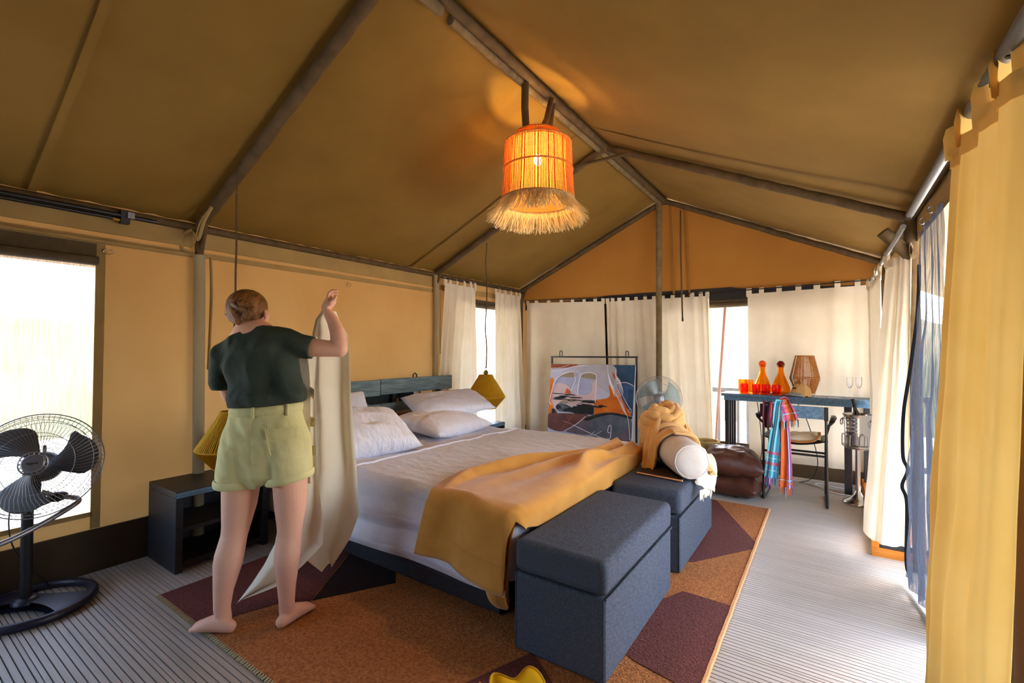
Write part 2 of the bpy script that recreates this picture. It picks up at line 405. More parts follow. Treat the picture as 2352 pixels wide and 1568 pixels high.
# ---- left wall (canvas with two net windows)
wl = thing('wall_left', None, None, (0, 0, 0), kind='structure')
def panel(parent, name, y0, y1, z0, z1, m, X=0.0, amp=.012, sd=0, nu=16, nv=16):
    def fn(u, v):
        y = lerp(y0, y1, u); z = lerp(z0, z1, v); e = sin(pi*u)*sin(pi*v)
        return V((X+amp*e*(nz(y*1.7, z*1.3, sd)*1.2+.5*sin((y+z*.7)*7+sd)), y, z))
    b = B(); b.grid(fn, nu, nv); return b.build(name, m, parent, angle=80)
W1 = (-1.45, 1.07, .355, 1.98); W2 = (4.30, 5.56, .30, 1.98)
panel(wl, 'canvas', YN, W1[0], .24, H+.05, M['wall'], sd=1)
panel(wl, 'canvas', W1[0], W1[1], .24, W1[2], M['wall'], sd=2, nv=3)
panel(wl, 'canvas', W1[0], W1[1], W1[3], H+.05, M['wall'], sd=3, nv=3)
panel(wl, 'canvas', W1[1], Y0, .24, H+.05, M['wall'], sd=4, amp=.02)
panel(wl, 'canvas', Y0, Y1, .24, H+.05, M['wall'], sd=5, amp=.02, nu=40)
panel(wl, 'canvas', Y1, W2[0], .24, H+.05, M['wall'], sd=6)
panel(wl, 'canvas', W2[1], YB+.05, .24, H+.05, M['wall'], sd=6)
panel(wl, 'canvas', W2[0], W2[1], .24, W2[2], M['wall'], sd=7, nv=3)
panel(wl, 'canvas', W2[0], W2[1], W2[3], H+.05, M['wall'], sd=8, nv=3)
def vstrip(y0, y1, z0, z1, x0=-.004, x1=.008): return lambda b: b.box(x0, x1, y0, y1, z0, z1)
part(wl, 'valance', vstrip(YN, Y0-.03, 2.055, H-.005, .0, .014), M['trimc'])
part(wl, 'valance', vstrip(Y0+.03, Y1, 2.055, H-.005, .0, .016), M['trimc'])
part(wl, 'hem_band', vstrip(YN, Y0-.03, 1.985, 2.025, .0, .012), M['trimc'])
part(wl, 'hem_band', vstrip(Y0+.03, Y1, 1.990, 2.026, .0, .014), M['trimc'])
part(wl, 'hem_band', vstrip(Y1+.03, YB, 2.03, 2.09, .0, .012), M['trimc'])
part(wl, 'piping', lambda b: b.tube([(.02, YN, 1.995), (.02, Y0-.03, 2.0)], .012, 8), M['trimc'])
part(wl, 'window_binding', vstrip(W1[1]-.005, W1[1]+.04, .26, 1.98, .0, .01), M['trimc'])
part(wl, 'window_binding', vstrip(W1[0], W1[1], .335, .362, .0, .01), M['trimc'])
for y, z in ((1.12, 1.955), (2.85, 1.955)):
    part(wl, 'ring', lambda b: b.tube([(.02, y+.022*cos(a*pi/6), z-.014+.016*sin(a*pi/6)) for a in range(12)], .0025, 6, closed=True), M['steel'])
bl = B(); bl.box(-.01, .02, YN, YB, 0.0, .254); bl.build('baseboard_left', M['skirt'], kind='structure', smooth=False)
def window(n, wy, X=0.0, net='net', flapd=.13):
    t = thing('window_%d' % n, None, None, (X, wy[0], wy[2]), kind='structure')
    def fn(u, v): return V((X-.008, lerp(wy[0], wy[1], u), lerp(wy[2], wy[3], v)))
    b = B(); b.grid(fn, 8, 8); b.build('net', M[net], t)
    b = B(); L = wy[1]-wy[0]
    b.tube([(X+.028+.004*nz(k*.7, n), wy[0]+L*k/16, wy[3]-flapd+.022+.01*nz(k*.6, n, 4)) for k in range(17)], .03, 10, rb=.024); b.build('flap_roll', M['flap'], t)
    b = B(); b.box(X+.001, X+.02, wy[0], wy[1]-.005, wy[3]-flapd+.02, wy[3]); b.build('flap', M['flap'], t)
    return t
window(1, W1); window(2, W2, net='netlight', flapd=.10)

# ---- back (gable) wall: canvas triangle, net windows behind the curtains
wb = thing('wall_back', None, None, (0, YB, 0), kind='structure')
ZR = 2.02
def gab(b):
    def fn(u, v):
        x = u*W; zt = RG-(RG-H)*abs(x-HX)/HX+.02; z = lerp(zt, 1.97, v)
        y = lerp(Y2+.035, YB-.06, v)+.012*nz(x*2.2, z*2)+.01*sin(x*9+z*4)*sin(pi*v)*(1 if x < HX else .3)
        return V((x, y, z))
    b.grid(fn, 60, 14)
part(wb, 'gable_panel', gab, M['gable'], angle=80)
for x in (2.13, 2.31): part(wb, 'zip_flap', lambda b: b.tube([(x, Y2+.028, RG-(RG-H)*abs(x-HX)/HX-.02), (x+.01, YB-.085, 2.0)], .014, 8, rb=.006), M['gable'])
part(wb, 'strap', lambda b: b.tube([(2.265, Y2-.02, 2.98), (2.268, Y2-.03, 2.5), (2.285, Y2-.02, 1.72)], .009, 8), M['pole'])
part(wb, 'strap_tip', lambda b: b.tube([(2.285, Y2-.02, 1.73), (2.286, Y2-.02, 1.69)], .011, 8), M['black'])
part(wb, 'lower_panel', lambda b: b.box(0, W, YB+.06, YB+.075, 0, .30), M['skirt'])
part(wb, 'lower_canvas', lambda b: b.box(0, 2.0, YB+.05, YB+.058, .25, 2.0), M['skirt'])
part(wb, 'lower_canvas', lambda b: b.box(3.98, W+.05, YB+.05, YB+.058, .25, 2.0), M['wall'])
part(wb, 'head_band', lambda b: b.box(0, W, YB-.078, YB-.063, 1.93, 2.075), M['black'])
window(3, (2.0, 3.98, .30, 1.98), 0)
o = bpy.data.objects['window_3']
for ch in list(o.children): bpy.data.objects.remove(ch)
o.location = (2.0, YB+.05, .3); POSE['window_3'] = Matrix.Translation(o.location)
b = B(); b.grid(lambda u, v: V((lerp(2.0, 3.98, u), YB+.055, lerp(.3, 1.98, v))), 8, 8); b.build('net', M['netlight'], o)
b = B(); b.tube([(2.0+1.98*k/16, YB-.0, 1.885+.008*nz(k*.6, 3)) for k in range(17)], .034, 10); b.build('flap_roll', M['flap'], o)
b = B(); b.box(2.0, 3.98, YB-.012, YB+.01, 1.89, 2.0); b.build('flap', M['flap'], o)

# ---- right wall: canvas, open doorway with loose net door, low timber kerb
wr = thing('wall_right', None, None, (W, 0, 0), kind='structure')
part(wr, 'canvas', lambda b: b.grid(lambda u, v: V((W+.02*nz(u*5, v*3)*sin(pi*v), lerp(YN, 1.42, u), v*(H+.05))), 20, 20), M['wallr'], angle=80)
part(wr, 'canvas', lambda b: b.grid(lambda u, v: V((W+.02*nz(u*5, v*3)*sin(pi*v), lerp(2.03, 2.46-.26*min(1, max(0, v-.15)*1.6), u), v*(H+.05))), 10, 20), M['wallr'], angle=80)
panel(wr, 'canvas', 1.42, 2.03, 0, .45, M['wallr'], X=W, sd=31, nv=3)
panel(wr, 'canvas', 1.42, 2.03, 2.0, H+.05, M['wallr'], X=W, sd=32, nv=3)
panel(wr, 'canvas', 2.43, Y1, 2.03, H+.05, M['trimc'], X=W, sd=12, nv=3)
panel(wr, 'canvas', Y1+.02, YB, 2.03, H+.05, M['trimc'], X=W, sd=13, nv=3)
panel(wr, 'canvas', 5.6, YB, .0, 2.05, M['wall'], X=W, sd=14)
window(4, (4.12, 5.6, .30, 2.03), W-.0, net='netlight')
o = bpy.data.objects['window_4']
for ch in list(o.children):
    if ch.name.startswith('flap'): bpy.data.objects.remove(ch)
w6 = thing('window_6', None, None, (W, 1.42, .45), kind='structure')  # net opening added behind the near curtain to light it from behind
b = B(); b.grid(lambda u, v: V((W+.003, lerp(1.42, 2.03, u), lerp(.45, 2.0, v))), 6, 6); b.build('net', M['net'], w6)
tr = thing('trim_1', None, None, (4.0, 4.09, 0), kind='structure')
part(tr, 'kerb_board', lambda b: b.box(3.94, W+.05, 4.10, YB, .0, .085), M['orangewood'], bevel=.003)
part(tr, 'kerb_end', lambda b: b.box(3.945, W+.06, 4.09, 4.10, 0, .06), M['orangewood'])
part(tr, 'kerb_post', lambda b: b.box(3.905, 3.945, 4.088, 4.13, 0, .10), M['orangewood'])
part(tr, 'kerb_cap', lambda b: b.box(3.945, W+.06, 4.092, 4.10, .062, .098), M['black'])
# back behind the camera
wf = thing('wall_front', None, None, (HX, YN, 0), kind='structure')
def fpan(x0, x1, z0, z1):
    b = B(); b.grid(lambda u, v: V((lerp(x0, x1, u), YN, lerp(z0, z1 if z1 else RG-(RG-H)*abs(lerp(x0, x1, u)-HX)/HX+.04, v))), 12, 6); b.build('canvas', M['flap'], wf)
fpan(0, .12, 0, 2.0); fpan(.12, .85, 0, .9); fpan(.85, W, 0, 2.0); fpan(0, W, 2.0, None)
wn5 = thing('window_5', None, None, (.5, YN, .9), kind='structure')  # unseen net opening, added to throw light on the woman's back
b = B(); b.grid(lambda u, v: V((lerp(.12, .85, u), YN, lerp(.9, 2.0, v))), 6, 6); b.build('net', M['netlight'], wn5)

# ---- tent frame
fr = thing("tent_frame", None, None, (HX, Y1, H), kind="structure")
def pole(name, pts, r, m='pole', n=10, wob=0): 
    b = B()
    if wob:
        P0, P1 = V(pts[0]), V(pts[-1]); k = 26
        pts = [P0.lerp(P1, i/k)+V((0, 0, -wob*abs(nz(i*.5, r*90)))) for i in range(k+1)]
        r = [r*(1+.12*nz(i*.8, 3)) for i in range(k+1)]
    b.tube(pts, r, n); return b.build(name, M[m], fr, angle=60)
apex = lambda y: V((HX, y, RG)); eL = lambda y: V((0.03, y, H)); eR = lambda y: V((W-.03, y, H))
pole('ridge_pole', [(HX, YN, RG), (HX, Y2, RG)], .03)
pole('ridge_sleeve', [(HX-.055, 2.02, RG-.015), (HX-.05, Y2-.05, RG-.015)], .026, 'pole2', wob=.012)
pole('ridge_sleeve', [(HX-.02, YN, RG-.05), (HX-.02, 1.9, RG-.05)], .03, 'pole2')
for y, R in ((Y0, .034), (Y1, .032), (Y2, .032)):
    for e in (eL(y), eR(y)): pole('rafter', [e, apex(y)], R, wob=.012)
pole('eave_pole', [(.03, YN, H), (.03, YB-.1, H)], .026)
pole('eave_pole', [(W-.03, YN, H), (W-.03, YB-.1, H)], .03)
pole('post', [(.055, Y0+.02, 0), (.05, Y0, 2.0)], .036, 'polegrey'); pole('post', [(.05, Y0, 1.98), (.03, Y0, H)], .026)
pole('post', [(.05, Y1, 0), (.05, Y1, H)], .032, 'polegrey')
pole('post', [(.04, Y2, 0), (.04, Y2, H)], .028)
pole('post', [(W, Y1, 0), (W-.02, Y1, H)], .034); pole('post', [(W-.02, Y1, 1.75), (W-.02, Y1, H)], .042)
pole('post', [(W-.03, Y2, 0), (W-.03, Y2, H)], .028)
pole('post', [(2.02, Y2-.04, 0), (2.02, Y2-.04, RG-.02)], .034, 'pole2')
# knee braces at the joints
pole('brace', [(.03, Y0+.01, 1.95), (.16, Y0, H+.075)], .015); pole('brace', [(.04, Y1, 2.02), (.13, Y1, H+.05)], .013)
pole('brace', [(.04, Y2, 2.0), (.14, Y2, H+.06)], .012)
pole('brace', [(W-.02, Y1-.04, 1.93), (W-.17, Y1-.1, 2.10)], .036)
pole('brace', [(HX-.24, Y1-.02, RG-.115), (HX+.23, Y1-.02, RG-.115)], .012)
for i, y in enumerate((Y1, Y2)):
    b = B(); b.ball((HX, y, RG-.005), .045, .05, .045); b.build('joint', M['pole'], fr)
# dangling ties on the left joint
tie = lambda pts, w: part(fr, 'tie', lambda b: b.tube(catmull(pts, 6), w, 8, rb=.004), M['trimc'])
tie([(.30, Y0-.03, 2.29), (.24, Y0-.05, 2.20), (.20, Y0-.06, 2.10), (.12, Y0-.05, 2.09), (.06, Y0-.04, 2.15)], .012)
tie([(.30, Y0-.03, 2.29), (.20, Y0-.05, 2.22), (.13, Y0-.05, 2.13), (.10, Y0-.05, 2.07)], .010)
tie([(.05, Y0-.05, 2.17), (-.01+.02, Y0-.09, 2.12), (.02, Y0-.09, 2.03), (.07, Y0-.04, 2.0)], .012)
tie([(.08, Y0+.06, 1.99), (.075, Y0+.07, 1.7), (.07, Y0+.06, 1.2)], .010)
tie([(.09, Y1+.03, 2.02), (.085, Y1+.04, 1.7), (.085, Y1+.04, 1.3)], .008)
# stored black rod along the left eave
rd = thing('stored_rod', 'black rod with silver clip stored along the left eave', 'rod', (.07, .6, 2.13))
part(rd, 'rod', lambda b: b.tube([(.075, YN+.3, 2.165), (.075, 1.345, 2.168)], .012, 10), M['black'])
part(rd, 'rod', lambda b: b.tube([(.065, YN+.3, 2.142), (.065, 1.20, 2.145)], .010, 10), M['black'])
part(rd, 'clip', lambda b: b.box(.06, .10, 1.19, 1.225, 2.155, 2.192), M['tube'])
part(rd, 'bracket', lambda b: b.box(.045, .09, 1.16, 1.205, 2.12, 2.20), M['black'])
part(rd, 'peg', lambda b: b.tube([(.07, 1.125, 2.14), (.07, 1.165, 2.138)], .007, 8), M['ropey'])
# ---- light portals: none; daylight comes through nets and doorway
#@@OBJECTS@@
# ================================================================== CURTAINS
def curtain(name, label, group, T, Bm, zt, zb, folds, amp, m, seed=0, tabs=0, tabh=.05, tabw=.03, nu=110, nv=26, grow=.6, rod_n=None, pw=1.0, cat='curtain', hem=True):
    """cloth hung from path T (top, xy list) falling to path Bm (bottom, xy list); zt, zb: heights or functions of s"""
    T = catmull([(p[0], p[1], 0) for p in T], 8); Bm = catmull([(p[0], p[1], 0) for p in Bm], 8)
    at = lambda P, s: P[min(len(P)-2, int(s*(len(P)-1)))].lerp(P[min(len(P)-2, int(s*(len(P)-1)))+1], s*(len(P)-1)-min(len(P)-2, int(s*(len(P)-1))))
    fz = lambda z, s: z(s) if callable(z) else z
    c0 = at(T, .5); root = thing(name, label, cat, (c0.x, c0.y, fz(zb, .5)), group=group)
    def fn(s, t):
        p = at(T, s).lerp(at(Bm, s), t**pw); q0 = at(T, max(0, s-.02)).lerp(at(Bm, max(0, s-.02)), t); q1 = at(T, min(1, s+.02)).lerp(at(Bm, min(1, s+.02)), t)
        tg = (q1-q0).normalized(); n = V((-tg.y, tg.x, 0))
        ph = folds*2*pi*(s+.06*nz(s*4, seed))+.5*nz(s*3, t*1.5, seed)
        a = amp*(1-grow+grow*min(1, t*1.8))*(.65+.5*nz(s*5, seed, 3))
        d = a*(sin(ph)+.3*sin(2.1*ph+seed))+.012*nz(s*6, t*7, seed+5)*(t+.2)
        return V((p.x, p.y, lerp(fz(zt, s), fz(zb, s), t)))+n*d
    b = B(); b.grid(fn, nu, nv); b.build('cloth', m, root, angle=80)
    if hem:
        b = B(); b.grid(lambda u, v: fn(u, v*.03)+V((0, 0, 0))+(fn(min(1, u+.01), 0)-fn(max(0, u-.01), 0)).normalized().cross(V((0, 0, 1)))*.004, nu, 1); b.build('top_hem', m, root, angle=80)
    for i in range(tabs):
        s = (i+.5)/tabs if tabs > 1 else .5
        s = .02+.96*(i/(tabs-1)) if tabs > 1 else .5
        p = fn(s, 0); q = fn(min(1, s+.01), 0)-fn(max(0, s-.01), 0); q.z = 0; q.normalize(); n = V((-q.y, q.x, 0))
        w2 = tabw/2*(.85+.3*random.random()); hh = tabh*(.9+.2*random.random())
        b = B(); prof = [(-.004, -.03), (-.009, hh*.55), (0, hh), (.009, hh*.55), (.004, -.03)]
        vs = [p+q*e*w2+n*a+V((0, 0, z)) for e in (-1, 1) for a, z in prof]
        b.add(vs, [(k, k+1, k+6, k+5) for k in range(4)]); b.build('tab', m, root, angle=80)
    return root
GY = 5.865
curtain('curtain', 'flat cream tab-top curtain behind the framed painting, beside the back left corner', 'cream curtains on the back wall', [(.05, GY), (.7, GY+.01), (1.25, GY)], [(.02, GY+.02), (.6, GY+.03), (1.30, GY+.04)], lambda s: lerp(2.035, 1.99, s), .10, 5, .014, M['sheer'], 3, tabs=8, tabw=.05)
curtain('curtain', 'gathered cream tab-top curtain behind the clear-bladed fan and the centre post', 'cream curtains on the back wall', [(1.28, GY), (1.9, GY+.01), (2.54, GY)], [(1.33, GY+.03), (2.0, GY), (2.60, GY)], 1.985, .12, 11, .032, M['sheer'], 8, tabs=13, tabw=.045)
curtain('curtain', 'wide flat sunlit cream curtain behind the desk', 'cream curtains on the back wall', [(2.94, GY+.005), (3.5, GY+.01), (4.05, GY+.005)], [(2.94, GY+.085), (3.5, GY+.09), (3.98, GY+.08)], lambda s: lerp(1.98, 2.005, s), .16, 4, .016, M['sheer'], 14, tabs=8, tabw=.05, tabh=.06)
curtain('curtain', 'cream curtain left of the left-wall window, beside the bed head', 'cream curtains on the left wall', [(.10, 4.06), (.10, 4.60)], [(.05, 3.98), (.055, 4.2), (.11, 4.66)], 2.105, .12, 5, .03, M['curtain'], 21, tabs=6, tabw=.05, tabh=.06)
curtain('curtain', 'cream curtain right of the left-wall window, in the back left corner', 'cream curtains on the left wall', [(.10, 5.02), (.10, 5.60)], [(.12, 5.02), (.12, 5.72)], 2.10, .10, 5, .028, M['curtain'], 27, tabs=6, tabw=.05, tabh=.06)
curtain('curtain', 'large warm yellow curtain hanging nearest the camera at the right edge', None, [(4.0, 2.075), (4.0, 1.85), (4.01, 1.56)], [(3.925, 2.03), (3.895, 1.85), (3.95, 1.66)], 1.945, .03, 4.3, .036, M['neary'], 33, tabs=7, tabw=.06, tabh=.07, nu=160, nv=40, grow=.4)
curtain('curtain', 'bunched yellow-cream curtain in front of the right door post', None, [(4.0, 4.16), (4.02, 4.0), (4.07, 3.93), (4.10, 3.88)], [(3.88, 4.26), (3.885, 4.07), (3.98, 4.02), (4.085, 4.03)], 1.95, lambda s: .20-.09*min(1, s*2.2), 2.6, .028, M['curtain'], 41, tabs=2, tabw=.07, tabh=.07)
curtain('curtain', 'slim cream curtain in the back right corner behind the ice bucket', None, [(3.995, 4.55), (3.995, 5.0), (3.985, 5.55)], [(4.01, 4.62), (4.03, 5.0), (4.02, 5.5)], 1.95, .12, 4.2, .025, M['curtain'], 47, tabs=4, tabw=.06, tabh=.07)
cr = thing('curtain_rod', 'grey metal curtain rod running along the right eave', 'rod', (4.0, 3.2, 2.0))
part(cr, 'rod', lambda b: b.tube([(4.0, 1.0, 2.005), (4.0, 3.06, 2.005)], .016, 12), M['rodg'])
part(cr, 'rod', lambda b: b.tube([(4.0, 3.30, 2.0), (4.0, 5.72, 2.0)], .013, 12), M['rodg'])
for y in (1.6, 3.06, 5.70): part(cr, 'hook', lambda b: b.tube([(4.0, y, 1.985), (4.02, y, 2.03), (4.06, y, 2.09), (4.09, y, 2.17)], .006, 6), M['black'])
cr = thing('curtain_rod', 'thin dark rod carrying the curtains on the back wall', 'rod', (2.05, GY, 2.03))
part(cr, 'rod', lambda b: b.tube([(.03, GY, 2.07), (1.25, GY, 2.035), (2.7, GY, 2.02), (4.08, GY, 2.05)], .006, 8), M['black'])
cr = thing('curtain_rod', 'dark rod over the left-wall window holding two curtains', 'rod', (.1, 4.8, 2.155))
part(cr, 'rod', lambda b: b.tube([(.10, 3.99, 2.155), (.10, 5.70, 2.155)], .007, 8), M['black'])
# loose insect-net door leaf with black zip
nd = thing('net_door', 'loose blue-grey insect-net door leaf with black zip beside the doorway', 'door screen', (4.08, 3.2, .05))
zt = [(2.0, 4.120), (1.67, 4.115), (1.245, 4.075), (.741, 4.045), (.489, 4.035), (.115, 4.035), (.03, 4.03)]
def netx(z):
    for (za, xa), (zb_, xb) in zip(zt, zt[1:]):
        if za >= z >= zb_: return lerp(xa, xb, (za-z)/(za-zb_))
    return zt[-1][1]
def nfn(u, v):
    z = lerp(2.04, .045-.015*u, v); y = lerp(3.72, 3.05, u**.9)
    x = lerp(netx(min(2.0, z)), 4.11, u**.7)
    return V((x+.018*sin(u*22+z*2+nz(z*2, u*3)*2)*(.3+v)+.01*nz(u*5, v*9), y+.03*sin(z*3)*u, z))
part(nd, 'net', lambda b: b.grid(nfn, 40, 50), M['netdark'], angle=80)
part(nd, 'zip_tape', lambda b: b.ribbon(catmull([(4.116, 3.74, 1.86), (4.105, 3.74, 1.57), (4.070, 3.745, 1.24), (4.040, 3.75, .99), (4.035, 3.75, .74), (4.055, 3.74, .66), (4.030, 3.75, .56), (4.05, 3.74, .46), (4.045, 3.74, .12), (4.06, 3.70, .05)], 8), .020, (.35, -.9, 0)), M['zip'])
part(nd, 'bottom_tape', lambda b: b.ribbon([(4.04, 3.72, .045), (4.06, 3.6, .03), (4.08, 3.4, .02), (4.10, 3.1, .02)], .035, (.8, -.5, .3)), M['zip'])
for y in (3.5, 3.25): part(nd, 'ring', lambda b: b.tube([(4.10+.012*cos(a*pi/5), y, 2.06+.018*sin(a*pi/5)) for a in range(10)], .003, 6, closed=True), M['steel'])

# ================================================================== RUG
rug = thing('rug', 'flat woven rug in tan and maroon triangles under the bed', 'rug', (1.96, 2.95, 0))
RX0, RX1, RY0, RY1 = .67, 3.25, 1.20, 4.69
def rugslab(b):
    def fn(u, v): 
        x = lerp(RX0, RX1, u); y = lerp(RY0, RY1, v); return V((x, y, .010+.0012*nz(x*9, y*9)))
    b.grid(fn, 30, 40); b.box(RX0, RX1, RY0, RY1, .0005, .0085)
part(rug, 'weave', rugslab, M['tan'])
def patch(m, pts): 
    b = B(); b.poly([(x, y, .0085) for x, y in pts], (0, 0, .0042)); b.build('patch', M[m], rug, smooth=False)
patch('maroon', [(2.845, 4.66), (2.3, 4.66), (2.3, 3.27), (2.956, 3.271), (3.245, 3.718), (3.245, 3.847)])
patch('maroon', [(3.245, 2.863), (3.0, 2.874), (2.943, 2.746), (2.5, 2.4), (2.967, 2.155), (3.245, 2.10)][::-1])
patch('maroon', [(.675, 1.205), (1.15, 1.205), (1.215, 1.33), (1.29, 1.55), (1.40, 1.63), (1.0, 2.2), (.675, 2.2)])
patch('rugshade', [(1.40, 1.64), (1.62, 2.02), (1.30, 2.3), (1.02, 2.2)])  # dark triangle: mostly shadow beside the bed, painted as rug colour
patch('maroon', [(2.585, 1.95), (2.30, 1.205), (2.95, 1.205), (2.95, 1.70)])
part(rug, 'binding', lambda b: b.tube([(RX1+.002+.003*nz(k*.8), RY0+(RY1-RY0)*k/60, .008) for k in range(61)], .012, 6, rb=.008, side=(1, 0, 0)), M['rugedge'])
part(rug, 'fringe', lambda b: [b.tube([(RX0+k*.018, RY0+.004, .008), (RX0+k*.018+.006*nz(k*.7), RY0-.016, .004)], .0055, 5) for k in range(int((RX1-RX0)/.018))], M['fringe'], kind='stuff')

# ================================================================== BED
BX0, BX1, BY0, BY1, BZ = .20, 2.43, 1.99, 3.93, .585
bed = thing('bed', 'black wooden double bed with slatted blue-grey headboard', 'bed', (1.3, 3.0, 0))
part(bed, 'base', lambda b: b.box(.30, 2.30, 2.10, 3.85, .0135, .27), M['dwood'], bevel=.005)
part(bed, 'side_rail', lambda b: b.box(.22, 2.40, 2.03, 2.07, .14, .28), M['dwood'], bevel=.004)
part(bed, 'side_rail', lambda b: b.box(.22, 2.40, 3.88, 3.92, .14, .28), M['dwood'], bevel=.004)
part(bed, 'foot_rail', lambda b: b.box(2.36, 2.40, 2.03, 3.92, .14, .28), M['dwood'], bevel=.004)
for (ya, yb, j) in ((1.96, 3.106, .004), (3.116, 4.12, 0)):
    part(bed, 'headboard_plank', lambda b: b.box(.125+j, .165+j, ya, yb, .915-j*1.5, 1.062-j), M['gwood'], bevel=.004)
    part(bed, 'headboard_plank', lambda b: b.box(.125+j, .165+j, ya, yb, .745, .830), M['gwood'], bevel=.004)
for y in (2.02, 2.70, 2.90, 3.32, 3.96): part(bed, 'headboard_post', lambda b: b.box(.085, .124, y-.022, y+.022, .0135, 1.0), M['black'], bevel=.003)
def drape(px, py, x0, x1, y0, y1, z, r):
    cx = min(max(px, x0), x1); cy = min(max(py, y0), y1); ox, oy = px-cx, py-cy; d = sqrt(ox*ox+oy*oy)
    if d < 1e-9: return V((px, py, z)), 0
    m_ = max(abs(ox), abs(oy)); ox, oy = ox*m_/d, oy*m_/d; d = m_
    a = min(d/r, pi/2); h = r*sin(a); dz = r*(1-cos(a))+max(0, d-r*pi/2)
    return V((cx+ox/d*h, cy+oy/d*h, z-dz)), d
def sheetfn(off, ov0, ovf, xs, seed):
    def fn(u, v):
        px = lerp(xs, BX1+ovf, u); py = lerp(BY0-ov0, BY1+ov0, v)
        p, d = drape(px, py, BX0+.05, BX1-.06, BY0+.06, BY1-.06, BZ+off, .07)
        k = max(0, d-.08)
        if d < .02: p.z += .014*nz(px*2.2, py*2.6, seed)+.014*(1-abs(nz(px*4+py*2, py*5-px*3, seed+2))*2)**3*.6+.008*(1-abs(nz(px*9-py*3, py*6+px*3, seed+7))*2)**3*.6
        else:
            s = .018*sin(k*38+nz(px*2, seed)*3+px*1.5)*min(1, k*8)+.02*nz(px*2.2, k*4, seed)
            p += V((0, -1 if py < 3 else 1, 0))*s if py < BY0+.06 or py > BY1-.06 else V((1, 0, 0))*s
            p.z += .03*nz(px*1.3, seed)*min(1, k*3)
        return p
    return fn
mat_ = thing('mattress', 'thick mattress in a pale fitted sheet on the black bed', 'mattress', (1.3, 3.0, .29))
part(mat_, 'core', lambda b: b.box(BX0+.02, BX1-.07, BY0+.04, BY1-.05, .285, BZ-.03), M['sheet'], bevel=.05)
part(mat_, 'fitted_sheet', lambda b: b.grid(sheetfn(0, .38, .30, BX0, 4), 120, 140), M['sheet'], angle=80)
ts = thing('top_sheet', 'pale flat sheet with folded hem laid over the bed below the pillows', 'sheet', (1.8, 3.0, BZ))
f2 = sheetfn(.012, .385, .33, 1.20, 4)
part(ts, 'sheet', lambda b: b.grid(f2, 110, 140), M['sheet'], angle=80)
part(ts, 'hem', lambda b: b.tube([f2(.002+.006*nz(k*.25), k/60)+V((0, 0, .004)) for k in range(7, 54)], .007, 8), M['pillow'])
# pillows
def pillow(name, label, c, sx, sy, th, R, m, seed, group=None, cat='pillow', bump=.5):
    root = thing(name, label, cat, c, group=group) if False else None
    b = B()
    def side(sg):
        def fn(u, v):
            a = u*2-1; q = v*2-1
            pin = 1-.10*(1-a*a)*abs(q)**3-.0
            x = a*sx/2*(1-.07*(1-q*q)**1*abs(a)**4*0-.06*(1-abs(q)**2)*abs(a)**6); y = q*sy/2*(1-.06*(1-abs(a)**2)*abs(q)**6)
            e = max(0, (1-abs(a)**2.6))*max(0, (1-abs(q)**2.6)); h = th/2*e**.52
            h += .020*bump*(max(0, 1-3*abs(nz(a*1.9+q*.8, q*2.3-a*.6, seed+11))))**1.5*e**.3*sg+.018*bump*nz(a*2.1, q*2.1, seed)*e**.4+.012*bump*nz(a*5, q*3.4, seed+3)*e**.4+.012*bump*abs(nz(a*7+q*3, q*6-a*2, seed+sg))*e**.3
            return V(c)+R @ V((x, y, sg*h+.012*nz(a*1.6, q*1.6, seed)))
        return fn
    b.grid(side(1), 36, 30); n0 = len(b.f); b.grid(side(-1), 36, 30)
    for i in range(n0, len(b.f)): b.f[i] = b.f[i][::-1]
    me_o = b.build(name, m, None, angle=80, label=label, cat=cat, group=group, loc=c)
    import bmesh
    bm = bmesh.new(); bm.from_mesh(me_o.data); bmesh.ops.remove_doubles(bm, verts=bm.verts, dist=.0015); bm.to_mesh(me_o.data); bm.free(); me_o.data.shade_smooth()
    return me_o
def Rz(a): return Matrix.Rotation(radians(a), 3, 'Z')
def Ry(a): return Matrix.Rotation(radians(a), 3, 'Y')
def Rx(a): return Matrix.Rotation(radians(a), 3, 'X')
G = 'white pillows at the bed head'
pillow('pillow', 'white pillow propped against the headboard behind the near front pillow', (.33, 2.46, .765), .50, .80, .15, Rz(-4) @ Ry(58), M['pillow'], 1, G)
pillow('pillow', 'plump white pillow at the near front, beside the held-up curtain', (.80, 2.36, .735), .58, .82, .25, Rz(-14) @ Ry(22), M['pillow'], 2, G)
pillow('pillow', 'lower white pillow of the stacked far pair', (.76, 3.34, .685), .58, .78, .20, Rz(2) @ Ry(8), M['pillow'], 3, G)
pillow('pillow', 'upper white pillow of the stacked far pair, edge lifted', (.62, 3.55, .83), .52, .80, .16, Rz(-26) @ Ry(14) @ Rx(4), M['pillow'], 5, G)
# artwork behind the headboard
ar = thing('painting', 'beige and lavender abstract painting standing behind the headboard', 'painting', (.06, 2.98, .6))
cv = mat('art_beige', S(214, 178, 142), S(198, 160, 124), rough=.8, nscale=8); lav = mat('art_lavender', S(142, 142, 200), S(126, 128, 186), rough=.8, nscale=6); drk = mat('art_black', S(36, 40, 40), rough=.8)
brn = mat('art_brown', S(150, 100, 56), rough=.8)
part(ar, 'canvas', lambda b: b.box(.048, .068, 2.1, 3.70, .42, 1.0), cv)
part(ar, 'lavender_area', lambda b: b.box(.068, .070, 2.12, 2.95, .55, .99), lav)
part(ar, 'half_disc', lambda b: b.poly([(.068, 3.20+.26*cos(pi+pi*k/20), .955+.16*sin(pi+pi*k/20)) for k in range(21)], (.003, 0, 0)), drk)
part(ar, 'black_shape', lambda b: b.poly([(.068, 3.38, .98), (.068, 3.46, .74), (.068, 3.66, .74), (.068, 3.66, .98)], (.003, 0, 0)), drk)
